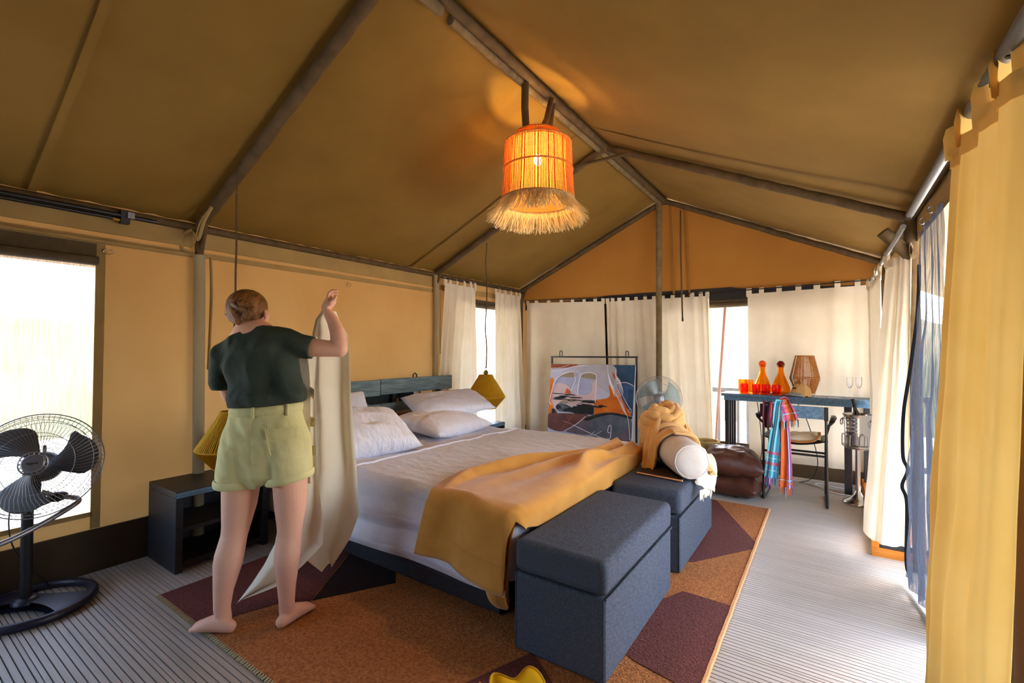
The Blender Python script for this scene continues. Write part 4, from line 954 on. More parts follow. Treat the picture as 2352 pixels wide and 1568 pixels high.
part(f1, 'handle_tube', lambda b: b.tube(catmull([(.30, .80, .60), (.31, .86, .565), (.335, .915, .548), (.37, .93, .535), (.40, .89, .515), (.42, .78, .465), (.44, .66, .425), (.45, .52, .40)], 6), .0125, 12), M['tube'])
part(f1, 'cord', lambda b: b.tube(catmull([(.25, .735, .66), (.21, .70, .5), (.23, .71, .34), (.19, .78, .2), (.17, .86, .06), (.12, .92, .012)], 6), .0035, 6), M['black'])
# --- clear fan
f2_ = thing('pedestal_fan', 'grey pedestal fan with clear blades standing by the centre post', 'fan', (2.26, 4.95, 0))
fc2 = V((2.255, 4.90, .866)); n2 = V((.28, -1, .06))
def b2(u, v, a0):
    r = lerp(.04, .195, u); a = a0+(v-.5)*(1.25+.35*u)+.3*u; return r, a, -.01+.05*(v-.5)
F2, Q2 = fan_head(f2_, fc2, n2, .222, .06, 90, .0010, M['tube'], 3, M['acryl'], .05, M['tube'], b2, (0, .5, .8))
part(f2_, 'hub', lambda b: b.lathe([(.001, .02), (.038, .018), (.04, -.03)][::-1], fc2, 20, F2), M['white'])
part(f2_, 'badge', lambda b: b.lathe([(.001, .070), (.030, .069), (.05, .062), (.052, .056)][::-1], fc2, 28, F2), M['tube'])
part(f2_, 'badge_vents', lambda b: [b.tube([Q2(.034, 2*pi*k/22, .069), Q2(.044, 2*pi*k/22, .067)], .0024, 5) for k in range(22)], M['black'])
part(f2_, 'motor', lambda b: b.lathe([(.03, -.05), (.06, -.06), (.068, -.1), (.06, -.15), (.001, -.17)][::-1], fc2, 24, F2), M['white'])
part(f2_, 'pole', lambda b: b.tube([(2.235, 4.985, .03), (2.235, 4.985, .83)], .014, 12), M['tube'])
part(f2_, 'control_box', lambda b: b.box(2.20, 2.27, 4.93, 4.98, .55, .68), M['white'], bevel=.01)
part(f2_, 'knob', lambda b: b.tube([(2.235, 4.93, .62), (2.235, 4.915, .62)], .018, 14), M['tube'])
part(f2_, 'base', lambda b: b.lathe([(.19, .0), (.19, .015), (.12, .03), (.03, .045), (.02, .07)], (2.235, 4.985, 0), 32), M['tube'])

# ================================================================== DESK AND WHAT STANDS ON IT
dk = thing('desk', 'tall narrow blue-stained desk with black slatted end against the back curtain', 'desk', (3.4, 5.75, 0))
DT = .90
part(dk, 'top', lambda b: b.box(2.72, 4.03, 5.56, 5.895, .872, DT), M['bwood'], bevel=.004)
part(dk, 'apron', lambda b: b.box(2.745, 4.01, 5.585, 5.605, .826, .871), M['bwood'], bevel=.003)
part(dk, 'apron', lambda b: b.box(2.745, 2.765, 5.606, 5.88, .826, .871), M['bwood'])
for i in range(4): part(dk, 'slat', lambda b: b.box(2.750+i*.012, 2.790+i*.012, 5.605+i*.070, 5.635+i*.070, 0, .826), M['dwood'], bevel=.003)
part(dk, 'leg', lambda b: b.box(3.795, 3.855, 5.60, 5.65, 0, .826), M['dwood'], bevel=.003)
part(dk, 'leg', lambda b: b.box(3.955, 4.005, 5.83, 5.88, 0, .826), M['dwood'], bevel=.003)
def tumbler(x, y, r, h, label, m, grp):
    t = B(); t.lathe([(r*.84, .003), (r*.92, .0), (r, h*.3), (r*1.0, h), (r*.93, h), (r*.90, h*.3), (r*.8, .012), (.001, .010)], (x, y, DT+.0005), 28, capb=True, capt=False)
    return t.build('tumbler', m, None, label=label, cat='glass', group=grp, loc=(x, y, DT))
tumbler(2.905, 5.735, .041, .145, 'tall amber tumbler at the left end of the desk, back row', M['amber'], 'tall amber tumblers')
tumbler(2.975, 5.70, .041, .145, 'tall amber tumbler in front of the left carafe', M['amber'], 'tall amber tumblers')
for x, l in ((2.935, 'short red-orange tumbler at the left end of the front row'), (3.050, 'short red-orange tumbler second from the left in the front row'), (3.138, 'short red-orange tumbler third from the left in the front row'), (3.232, 'short red-orange tumbler beside the cap')):
    tumbler(x, 5.635, .039, .105, l, M['orange'], 'short red-orange tumblers')
def carafe(x, y, label, stop):
    t = thing('carafe', label, 'carafe', (x, y, DT), group='amber glass carafes')
    o_ = [(.045, 0), (.07, .004), (.088, .03), (.086, .07), (.06, .14), (.036, .20), (.027, .25), (.026, .275), (.036, .30), (.040, .303)]
    i_ = [(.034, .300), (.022, .27), (.022, .25), (.03, .20), (.054, .14), (.079, .07), (.08, .03), (.06, .012), (.001, .010)]
    part(t, 'body', lambda b: b.lathe(o_+i_, (x, y, DT+.0005), 36, capt=False), M['amber'])
    part(t, 'stopper', lambda b: b.lathe([(.020, .285), (.024, .304), (.038, .306), (.036, .325), (.022, .345), (.001, .351)], (x, y, DT+.0005), 24), stop)
    return t
carafe(3.092, 5.77, 'amber glass carafe with round red stopper, left of the two', M['orange'])
carafe(3.262, 5.765, 'amber glass carafe with round dark stopper, right of the two', M['dstop'])
# rope table lamp
tx, ty = 3.476, 5.77
tl = thing('table_lamp', 'woven rope table lamp shade on white wire legs behind the cap', 'lamp', (tx, ty, DT))
part(tl, 'shade', lambda b: strings(b, [(.082, .405), (.132, .19), (.134, .17), (.085, .028)], (tx, ty, DT), 92, .0031, 4), M['rope'], kind='stuff')
for r_, z_ in ((.082, .405), (.136, .18), (.086, .028)): part(tl, 'ring', lambda b: ring(b, (tx, ty, DT+z_), r_, .005), M['rope'])
for a in (-.35, 1.75, 3.85): part(tl, 'wire', lambda b: b.tube([(tx+r_*cos(a), ty+r_*sin(a), DT+z_) for r_, z_ in ((.088, .405), (.142, .18), (.092, .03), (.095, .004))], .0045, 6), M['white'])
part(tl, 'foot', lambda b: b.lathe([(.06, 0.0005), (.06, .006)], (tx, ty, DT), 20), M['white'])
# cap
cp = thing('cap', 'tan baseball cap with grey visor lying on the desk edge', 'cap', (3.43, 5.645, DT))
ccx, ccy = 3.445, 5.63
def crown(b):
    def fn(u, v):
        a = 2*pi*u; e = v*pi/2; r = .088*cos(e)**.8+.0; k = 1+.03*cos(6*a)*cos(e)
        z = .125*sin(e)**1.1*(1-.08*cos(a-pi))+.02*nz(cos(a)*2, sin(a)*2, v*2)
        return V((ccx+r*k*cos(a)*1.02, ccy+r*k*sin(a)*.86, DT+.004+max(0, z)))
    b.grid(fn, 48, 14)
part(cp, 'crown', crown, M['capc'], angle=80)
def visor(b):
    def fn(u, v):
        a = radians(lerp(165, 285, u)); r = .078+.075*v*sin(pi*min(1, max(0, .08+.84*u)))
        return V((ccx+r*cos(a)*1.05, ccy+r*sin(a)*.88, DT+.045-.028*v-.022*((u-.5)*2)**2*(1-.3*v)))
    b.grid(fn, 24, 8)
b = B(); visor(b); solid(b.build('visor', M['capg'], cp, angle=80), .003)
part(cp, 'button', lambda b: b.ball((ccx, ccy, DT+.135), .008, .008, .005), M['capc'])
def capprint(b):
    for k in range(7):
        a = radians(205+k*6.2); e = .62
        for dz, hh in ((.0, .014), (-.022, .004)):
            r = .0895*cos(e+dz*4)**.8; z = .125*sin(e+dz*6)**1.1*1.06
            p = V((ccx+r*cos(a)*1.03, ccy+r*sin(a)*.885, DT+.006+z)); t = V((-sin(a), cos(a), 0)); n = V((cos(a), sin(a), .7)).normalized(); up_ = n.cross(t)*-1
            if up_.z < 0: up_ = -up_
            b.poly([p-t*.0032, p+t*.0024, p+t*.0024+up_*hh*(.7+.3*(k % 2)), p-t*.0032+up_*hh], n*.0025)
part(cp, 'lettering', capprint, M['ink'], smooth=False)
for (x, y, a, l) in ((3.60, 5.68, 12, 'white paper card lying beside the cap on the desk'), (3.72, 5.70, -8, 'white paper card nearer the wine flutes on the desk')):
    b = B(); b.box(x-.055, x+.055, y-.035, y+.035, DT+.0005, DT+.002, R=Rz(a)); b.build('card', M['paper'], None, smooth=False, label=l, cat='paper', loc=(x, y, DT))
def flute(x, y, label):
    b = B(); b.lathe([(.032, .001), (.03, .004), (.004, .008), (.0035, .085), (.012, .10), (.025, .13), (.028, .16), (.026, .205), (.0245, .205), (.0262, .16), (.023, .132), (.008, .104), (.001, .100)], (x, y, DT+.0005), 24, capt=False)
    b.build('wine_flute', M['clear'], None, label=label, cat='glass', group='clear wine flutes', loc=(x, y, DT))
flute(3.842, 5.70, 'clear stemmed glass on the desk, left of the pair'); flute(3.915, 5.745, 'clear stemmed glass on the desk, right of the pair')

# ================================================================== CHAIR, SHAWL
ch = thing('folding_chair', 'black metal folding armchair with blue wooden back rail at the desk', 'chair', (3.42, 5.2, 0))
for x, sx in ((3.178, -1), (3.660, 1)):
    part(ch, 'rear_leg', lambda b: b.tube([(x, 5.0, .012), (x-.002*sx, 5.0, .45), (x-.006*sx, 4.985, .86)], .0105, 8), M['black'])
    part(ch, 'front_leg', lambda b: b.tube([(x-.012*sx, 5.42, .012), (x-.01*sx, 5.40, .56)], .0105, 8), M['black'])
    part(ch, 'foot_rail', lambda b: b.tube([(x, 5.0, .012), (x-.012*sx, 5.42, .012)], .0105, 8), M['black'])
    part(ch, 'seat_rail', lambda b: b.tube([(x-.002*sx, 4.99, .575), (x-.008*sx, 5.42, .565)], .0115, 8), M['black'])
    part(ch, 'arm_rail', lambda b: b.tube(catmull([(x, 4.99, .70), (x+.045*sx, 5.02, .745), (x+.05*sx, 5.2, .755), (x+.04*sx, 5.40, .75)], 5), .011, 8), M['black'])
    part(ch, 'arm_pad', lambda b: b.tube(catmull([(x+.035*sx, 5.0, .745), (x+.052*sx, 5.06, .775), (x+.052*sx, 5.2, .765), (x+.052*sx, 5.36, .755)], 4), .020, 8, rb=.011, side=(1, 0, 0)), M['black'])
    part(ch, 'arm_post', lambda b: b.tube([(x+.04*sx, 5.38, .75), (x-.008*sx, 5.40, .56)], .0095, 8), M['black'])
for y, z in ((5.0, .445), (5.41, .40)): part(ch, 'crossbar', lambda b: b.tube([(3.178, y, z), (3.660, y, z)], .010, 8), M['black'])
part(ch, 'back_rail', lambda b: b.box(3.186, 3.640, 4.968, 4.984, .765, .872), M['bwood'], bevel=.004)
part(ch, 'rail_end', lambda b: b.box(3.641, 3.672, 4.962, 4.99, .755, .872), M['black'], bevel=.003)
part(ch, 'rail_end', lambda b: b.box(3.155, 3.186, 4.962, 4.99, .755, .872), M['black'], bevel=.003)
b = B(); b.grid(lambda u, v: V((lerp(3.183, 3.655, u), lerp(5.0, 5.41, v), .572-.045*sin(pi*u))), 16, 8); solid(b.build('seat', M['black'], ch), .006)
bag = thing('cloth_bag', 'folded cream cloth bag with tan trim lying on the chair seat', 'bag', (3.48, 5.15, .55))
b = B(); b.grid(lambda u, v: V((lerp(3.33, 3.615, u), lerp(5.02, 5.34, v), .540+.012*abs(u-.5)*2+.055*(sin(pi*v)**.6)*(sin(pi*min(1, u*1.02))**.4)+.02*nz(u*4, v*4, 2)+.03*u)), 24, 20); solid(b.build('cloth', M['browncloth'], bag, angle=80), .006)
part(bag, 'trim', lambda b: b.tube(catmull([(3.34, 5.012, .562), (3.45, 5.0, .552), (3.56, 5.0, .572), (3.60, 5.02, .61), (3.605, 5.10, .635)], 6), .012, 8, rb=.007), mat('bag_trim', S(170, 112, 60)))
# shawl: columns of stripes
sh = thing('shawl', 'fringed striped shawl in turquoise, orange and purple draped over the chair back', 'shawl', (3.30, 4.96, .88))
SM = {k: mat('shawl_'+k, S(*c), rough=.95, bump=.15, bscale=90) for k, c in dict(turq=(70, 172, 196), light=(160, 214, 224), blue=(60, 120, 180), pink=(214, 96, 130), orange=(226, 120, 48), purple=(130, 80, 150), wine=(120, 40, 56), dark=(44, 30, 38), coral=(226, 116, 96)).items()}
KS = list(SM)
def stripes(nm, path, w0, w1, cols, nrm, seed, rip=.012, cross=None, nv=40):
    f = strip(path, w0, w1, nrm, seed, rip); n = len(cols); b = B()
    for j in range(n):
        b.cur = KS.index(cols[j])
        b.grid(lambda u, v: f((j+u)/n, v), 2, nv)
        if cross:
            for (va, vb, cm) in cross:
                b.cur = KS.index(cm); b.grid(lambda u, v: f((j+.15+u*.7)/n, lerp(va, vb, v))+V((0, -.0015, 0)), 1, 2)
    b.build(nm, [SM[k] for k in KS], sh, angle=80); return f
tq = ['turq', 'light', 'turq', 'blue', 'light', 'turq', 'turq', 'light', 'turq', 'blue', 'turq', 'light', 'turq', 'turq']
fA = stripes('turquoise_end', [(3.30, 5.03, .76), (3.315, 4.99, .885), (3.31, 4.955, .87), (3.295, 4.945, .70), (3.265, 4.94, .45), (3.245, 4.935, .21)], .055, .115, tq, (0, -1, 0), 1, .010, [(.80, .82, 'pink'), (.84, .85, 'light'), (.87, .89, 'pink'), (.92, .93, 'light')])
fB = stripes('orange_end', [(3.34, 4.99, .80), (3.345, 4.955, .74), (3.355, 4.948, .60), (3.36, 4.945, .35), (3.358, 4.94, .14)], .05, .105, ['wine', 'orange', 'orange', 'coral', 'orange', 'orange', 'orange', 'pink', 'purple', 'light', 'purple', 'pink'], (0, -1, 0), 5, .012, [(.86, .87, 'orange'), (.89, .90, 'light'), (.92, .94, 'orange')])
fC = stripes('pink_fold', [(3.33, 5.04, .80), (3.335, 4.99, .892), (3.345, 4.950, .87), (3.37, 4.945, .80), (3.385, 4.94, .73)], .09, .15, ['pink', 'coral', 'light', 'pink', 'purple', 'pink', 'coral', 'orange', 'orange', 'orange', 'wine', 'pink'], (0, -1, 0), 9, .012, [(.5, .52, 'light'), (.6, .62, 'purple'), (.75, .78, 'light')])
fD = stripes('dark_fold', [(3.225, 5.04, .80), (3.225, 4.99, .884), (3.225, 4.945, .84), (3.22, 4.94, .74), (3.225, 4.945, .66)], .10, .075, ['wine', 'dark', 'dark', 'wine', 'dark', 'wine', 'pink', 'wine'], (0, -1, 0), 13, .016)
def frA(f, n, cols, ln_):
    for k in range(n):
        b = B(); p = f((k+.5)/n, 1); q = V((.01*nz(k*1.3, 5), -.004, -ln_*(.75+.5*random.random())))
        b.tube([p+V((0, 0, .01)), p+q*.5, p+q+V((.008*nz(k*.8), 0, 0))], [.0045, .004, .0025], 5); b.build('tassel', SM[cols[k % len(cols)]], sh)
frA(fA, 11, ['pink', 'purple', 'turq', 'purple', 'light'], .07); frA(fB, 9, ['orange', 'coral', 'orange', 'purple', 'light'], .06); frA(fC, 13, ['dark', 'pink', 'orange', 'light'], .05)

# ================================================================== ICE BUCKET
bx, by = 3.885, 5.33
st = thing('bucket_stand', 'polished steel stand holding an ice bucket beside the desk', 'stand', (bx, by, 0))
part(st, 'base', lambda b: b.lathe([(.115, .0), (.117, .012), (.112, .022), (.07, .045), (.03, .085), (.018, .12)], (bx, by, 0), 36), M['steel'])
part(st, 'pole', lambda b: b.tube([(bx, by, .10), (bx, by, .485)], .019, 16), M['steel'])
part(st, 'plate', lambda b: b.lathe([(.02, .48), (.085, .49), (.088, .496)], (bx, by, 0), 28), M['steel'])
part(st, 'ring', lambda b: b.tube([(bx+.112*cos(2*pi*k/40), by+.112*sin(2*pi*k/40), .515) for k in range(40)], .006, 8, closed=True), M['steel'])
for a in (-1.2, .4, 1.9, 3.5, 4.45):
    part(st, 'loop', lambda b: b.tube(catmull([(bx+.113*cos(a-.28), by+.113*sin(a-.28), .515), (bx+.113*cos(a-.25), by+.113*sin(a-.25), .60), (bx+.113*cos(a-.12), by+.113*sin(a-.12), .618), (bx+.113*cos(a+.12), by+.113*sin(a+.12), .618), (bx+.113*cos(a+.25), by+.113*sin(a+.25), .60), (bx+.113*cos(a+.28), by+.113*sin(a+.28), .515)], 5), .0045, 8), M['steel'])
bu = thing('ice_bucket', 'ribbed steel ice bucket in the stand beside the desk', 'bucket', (bx, by, .50))
pr = [(.001, .498), (.085, .498), (.088, .503)]
for k in range(25):
    z = .51+k*.0112; pr.append((.088+.016*(z-.51)/.28+(.003 if z > .62 and k % 3 == 0 else 0), z))
pr += [(.110, .785), (.112, .792), (.106, .796), (.102, .786), (.086, .52), (.001, .51)]
part(bu, 'body', lambda b: b.lathe(pr, (bx, by, 0), 40, capt=False), M['steel'])
for s in (-.35, 2.8): part(bu, 'ring_handle', lambda b: b.tube([V((bx+.122*cos(s), by+.122*sin(s), .715))+V((-sin(s), cos(s), 0))*.026*cos(2*pi*k/20)+V((0, 0, .026*sin(2*pi*k/20))) for k in range(20)], .0045, 8, closed=True), M['steel'])
for s in (-.35, 2.8): part(bu, 'handle_boss', lambda b: b.ball((bx+.109*cos(s), by+.109*sin(s), .742), .013), M['steel'])
bt0, bt1 = V((bx+.04, by+.01, .56)), V((bx-.034, by+.02, .925)); bd = (bt1-bt0).normalized()
bo_ = thing('wine_bottle', 'dark wine bottle leaning in the ice bucket', 'bottle', tuple(bt0))
part(bo_, 'body', lambda b: b.lathe([(.032, 0), (.036, .01), (.036, .20), (.030, .235), (.016, .275), (.0135, .30)], bt0, 24, disc_frame(bd)), M['bottle'])
part(bo_, 'neck_foil', lambda b: b.lathe([(.0145, .298), (.0145, .36), (.0165, .362), (.0165, .374), (.001, .376)], bt0, 24, disc_frame(bd)), M['black'])
part(bo_, 'label', lambda b: b.lathe([(.0365, .12), (.0365, .195)], bt0, 24, disc_frame(bd), capb=False, capt=False), M['black'])

# ================================================================== CUSHIONS, BASKET, CABLES, BAG
pillow('floor_cushion', 'brown leather floor cushion, lower of the two stacked behind the stools', (2.93, 5.05, .10), .52, .56, .23, Rz(-8), M['leather'], 31, 'brown leather floor cushions', 'cushion', .8)
pillow('floor_cushion', 'brown leather floor cushion, upper of the two stacked behind the stools', (2.91, 5.04, .30), .52, .55, .26, Rz(10) @ Ry(4), M['leather'], 36, 'brown leather floor cushions', 'cushion', .8)
bs = thing('basket', 'coiled straw basket behind the leather cushions', 'basket', (2.60, 5.40, 0))
part(bs, 'bottom', lambda b: b.lathe([(.10, .0), (.10, .012)], (2.60, 5.40, 0), 32), M['straw'])
for k in range(18):
    r_ = .105+.022*sin(pi*min(1, k/17)*.62); part(bs, 'coil', lambda b: b.tube([(2.60+(r_+.0015*nz(a*.8, k))*cos(2*pi*a/40), 5.40+(r_+.0015*nz(a*.8, k))*sin(2*pi*a/40), .012+.0225*k) for a in range(40)], .0135, 8, closed=True), M['straw'])
b = B(); b.tube(catmull([(3.31, 5.86, .006), (3.45, 5.84, .006), (3.60, 5.72, .006), (3.72, 5.56, .006), (3.90, 5.58, .006), (3.93, 5.70, .006), (3.86, 5.79, .006), (3.72, 5.80, .006), (3.60, 5.86, .006), (3.56, 5.80, .006), (3.68, 5.73, .006), (3.74, 5.70, .006)], 8), .0055, 8); b.build('power_cable', M['white'], label='white power cable coiled on the floor under the desk', cat='cable')
b = B(); b.tube(catmull([(3.05, 5.70, .81), (3.08, 5.66, .6), (3.10, 5.6, .3), (3.04, 5.55, .05), (3.0, 5.5, .006)], 8), .004, 6); b.build('lamp_cable', M['black'], label='thin black cable hanging from the desk left of the chair', cat='cable')
b = B(); b.tube(catmull([(3.40, 5.80, .82), (3.47, 5.72, .72), (3.55, 5.70, .45), (3.58, 5.74, .22), (3.52, 5.78, .06), (3.42, 5.80, .006)], 8), .004, 6); b.build('lamp_cable', M['black'], label='black cable hanging below the desk right of the shawl', cat='cable')
yb = thing('plastic_bag', 'crumpled yellow translucent bag standing on the floor by the near stool', 'bag', (2.82, 1.50, 0))
def bagf(b):
    def fn(u, v):
        a = 2*pi*u; r = (.09+.03*v+.018*v*sin(5*a+.6)+.012*nz(cos(a)*2, sin(a)*2, 3))*(1-.25*max(0, v-.8)); z = .012+v*(.21+.03*sin(3*a+2.2)+.022*sin(5*a))-.035*v
        return V((2.82+r*cos(a)*1.25+.012*nz(a, v*4), 1.50+r*sin(a)*.8+.012*nz(a, v*4, 5), z))
    b.grid(fn, 70, 20)
part(yb, 'film', bagf, M['ybag'], angle=70)
part(yb, 'rim', lambda b: b.tube([(2.82+((.12+.018*sin(5*2*pi*k/70+.6)+.012*nz(cos(2*pi*k/70)*2, sin(2*pi*k/70)*2, 3))*.95)*cos(2*pi*k/70)*1.25+.012*nz(2*pi*k/70, 4), 1.50+((.12+.018*sin(5*2*pi*k/70+.6)+.012*nz(cos(2*pi*k/70)*2, sin(2*pi*k/70)*2, 3))*.95)*sin(2*pi*k/70)*.8+.012*nz(2*pi*k/70, 4, 5), .187+.03*sin(3*2*pi*k/70+2.2)+.022*sin(5*2*pi*k/70)) for k in range(70)], .0035, 6, closed=True), M['ropey'])

# ================================================================== THE WOMAN
wm = thing('person', 'woman seen from behind in dark green t-shirt and olive shorts, lifting a curtain', 'person', (1.36, 1.36, .0125), rz=yaw)
def remesh(parts, name, m, vox, parent, smooth_it=4, fac=.5):
    b = B(); parts(b); me = bpy.data.meshes.new('tmp'); me.from_pydata([tuple(v) for v in b.v], [], b.f); o = bpy.data.objects.new('tmp', me); C.objects.link(o)
    r = o.modifiers.new('r', 'REMESH'); r.mode = 'VOXEL'; r.voxel_size = vox
    s = o.modifiers.new('s', 'SMOOTH'); s.factor = fac; s.iterations = smooth_it
    dg = bpy.context.evaluated_depsgraph_get(); dg.update(); nm = bpy.data.meshes.new_from_object(o.evaluated_get(dg))
    bpy.data.objects.remove(o); bpy.data.meshes.remove(me); nm.name = name; nm.materials.clear(); nm.materials.append(m)
    nm.shade_smooth(); o = bpy.data.objects.new(name, nm); C.objects.link(o); o.parent = parent; return o
def limb(b, pts, ra, rb=None, side=(1, 0, 0), n=16): b.tube(catmull([V(p) for p in pts], 4) if len(pts) > 3 and not isinstance(ra, (int, float)) and False else pts, ra, max(n, 28) if n > 12 else n, rb=rb, side=side, dome=True)
# local frame: x right, y away from the camera, z up
def foot(b, heel, toe, w):
    h, t = V(heel), V(toe); d = (t-h).normalized(); sd = V((d.y, -d.x, 0))
    limb(b, [h+d*.0+V((0, 0, .028)), h+d*.045+V((0, 0, .038)), h+d*.09+V((0, 0, .034)), h+d*.128+V((0, 0, .025)), h+d*.146+V((0, 0, .021))], [.028, .033, .039, .045, .044], [.028, .040, .036, .028, .023], side=sd)
    for k, (o_, ln_, r) in enumerate(((-.031, .038, .0130), (-.0085, .041, .0082), (.0105, .036, .0078), (.0285, .030, .0076), (.0450, .024, .0074))):
        o_ *= w; p = h+d*.140+sd*o_
        limb(b, [p+V((0, 0, .018)), p+d*ln_*.6+V((0, 0, .017)), p+d*ln_*.95+V((0, 0, .012))], [r, r, r*.9], n=10, side=sd)
def body(b):
    # trunk under the clothes
    limb(b, [(.045, 0, .90), (.045, 0, .93), (.04, .0, 1.0), (.02, .01, 1.15), (-.005, .01, 1.28), (-.03, .01, 1.37)], [.15, .165, .14, .15, .165, .12], [.10, .11, .095, .10, .10, .075], n=24)
    # neck
    limb(b, [(-.035, .0, 1.36), (-.052, .005, 1.41), (-.072, .03, 1.475), (-.078, .045, 1.51)], [.075, .056, .054, .056], [.06, .055, .058, .06], n=20)
    # head, bowed forward
    b.ball((-.078, .050, 1.540), .079, .095, .088, 24); b.ball((-.082, .105, 1.495), .058, .055, .065, 20); b.ball((-.084, .145, 1.452), .034, .028, .026, 16)
    limb(b, [(-.083, .148, 1.530), (-.084, .170, 1.502), (-.0845, .174, 1.490)], [.010, .013, .014], n=10)
    for sx in (-1, 1):
        limb(b, [(-.078+sx*.088, .040, 1.520), (-.078+sx*.099, .030, 1.505), (-.078+sx*.090, .040, 1.478)], [.010, .012, .008], [.020, .022, .012], n=10, side=(1, 0, 0))
        b.ball((-.083+sx*.034, .140, 1.525), .016, .01, .008)
    # legs
    limb(b, [(-.062, .0, .82), (-.076, -.002, .75), (-.074, -.002, .68), (-.080, -.006, .58), (-.092, -.012, .47), (-.096, -.018, .43), (-.108, -.035, .34), (-.112, -.040, .30), (-.126, -.048, .18), (-.128, -.052, .10), (-.118, -.055, .05)], [.080, .078, .084, .077, .062, .058, .063, .062, .043, .036, .035], [.10, .10, .092, .080, .062, .058, .066, .064, .044, .037, .036], n=20)
    limb(b, [(.150, .0, .82), (.160, .0, .76), (.163, .0, .70), (.166, .0, .58), (.167, -.002, .47), (.167, -.006, .43), (.165, -.02, .35), (.163, -.022, .31), (.158, -.010, .19), (.155, .0, .11), (.155, .005, .05)], [.080, .076, .078, .072, .058, .055, .057, .056, .042, .036, .035], [.10, .095, .088, .076, .060, .057, .062, .060, .043, .037, .036], n=20)
    foot(b, (-.076, -.075, 0), (-.284, -.045, 0), 1); foot(b, (.150, -.035, 0), (.215, .17, 0), -1)
    # right arm raised, elbow out
    limb(b, [(.13, .0, 1.365), (.20, .005, 1.352), (.28, .01, 1.343), (.345, .015, 1.338), (.385, .02, 1.338)], [.055, .050, .045, .040, .040], n=18, side=(0, 0, 1))
    limb(b, [(.390, .02, 1.336), (.384, .025, 1.375), (.370, .04, 1.425), (.340, .06, 1.48), (.303, .075, 1.530), (.294, .08, 1.548)], [.040, .039, .036, .030, .022, .021], [.038, .038, .035, .029, .026, .026], n=18, side=(1, 0, 0))
    # right hand: palm bent back at the wrist, fingers curled forward
    limb(b, [(.294, .08, 1.545), (.303, .085, 1.562), (.316, .092, 1.585)], [.020, .026, .026], [.026, .036, .036], n=14, side=(.9, 0, -.4))
    base = V((.318, .09, 1.592))
    for k, (yy, l1, l2, l3, r) in enumerate(((-.034, .032, .022, .016, .0078), (-.011, .036, .026, .019, .0082), (.012, .034, .025, .018, .0080), (.034, .027, .019, .015, .0072))):
        p = V((.314-.004*k, .088+yy, 1.588)); q1 = p+V((.004-.003*k, .004, l1)); q2 = q1+V((.014, .012, l2*.6)); q3 = q2+V((.018, .010, -l3*.1))
        limb(b, [V((.306, .086+yy*.7, 1.568)), p, q1, q2, q3], [r*1.1, r*1.1, r, r*.92, r*.8], n=10)
    limb(b, [(.310, .056, 1.558), (.334, .046, 1.570), (.350, .052, 1.588), (.352, .064, 1.602)], [.012, .0115, .010, .008], n=10)
    # left arm reaching forward and down
    limb(b, [(-.17, .02, 1.315), (-.195, .05, 1.24), (-.205, .075, 1.16), (-.200, .10, 1.10)], [.052, .046, .041, .038], n=18)
    limb(b, [(-.200, .10, 1.10), (-.160, .15, 1.055), (-.115, .20, 1.015), (-.065, .245, .985)], [.038, .036, .029, .021], n=18)
    limb(b, [(-.065, .245, .985), (-.035, .27, .972), (-.005, .285, .962)], [.020, .026, .026], [.016, .017, .014], n=14, side=(0, .4, .9))
    for k, (o_, r) in enumerate(((.024, .0088), (.008, .0092), (-.008, .009), (-.023, .008))):
        p = V((.0, .286, .962+o_)); limb(b, [p-V((.02, .01, 0)), p, p+V((.03, .012, -.004)), p+V((.045, -.004, -.008)), p+V((.040, -.018, -.01))], [r*1.1, r*1.1, r, r*.9, r*.8], n=10)
    limb(b, [(-.03, .262, .995), (-.005, .262, 1.0), (.018, .266, .992)], [.0115, .0105, .0085], n=10)
remesh(body, 'body', M['skin'], .0037, wm, 2)
for sx in (-1, 1): part(wm, 'eye', lambda b: b.ball((-.083+sx*.034, .136, 1.524), .012), M['eye'], local=True)
part(wm, 'mouth', lambda b: b.ball((-.084, .158, 1.470), .020, .010, .006), M['lip'], local=True)
def hairf(b):
    b.ball((-.078, .030, 1.548), .092, .100, .086, 28)
    b.ball((-.079, .0, 1.528), .080, .078, .066, 24)
    limb(b, [(-.125, -.005, 1.495), (-.08, -.035, 1.482), (-.03, -.005, 1.495)], [.03, .034, .03], n=14)
ho = remesh(hairf, 'hair', M['hair'], .005, wm, 4)
def bunf(b):
    for (rr, dz, w_) in ((.034, 0, .020), (.018, .006, .016)):
        b.tube([(-.038+rr*1.15*cos(2*pi*k/28)+.004*sin(k*1.7), -.070-w_*.35+.008*sin(2*pi*k/28*3), 1.518+dz+rr*.85*sin(2*pi*k/28)) for k in range(28)], [w_*(1+.18*sin(k*2.1)) for k in range(28)], 12, closed=True)
    b.tube(catmull([(-.115, -.03, 1.550), (-.080, -.072, 1.548), (-.04, -.090, 1.530), (-.005, -.076, 1.512), (.005, -.04, 1.505)], 6), [.012+.006*sin(pi*k/24) for k in range(25)], 10)
part(ho, 'bun', bunf, M['hair'], local=True, angle=80)
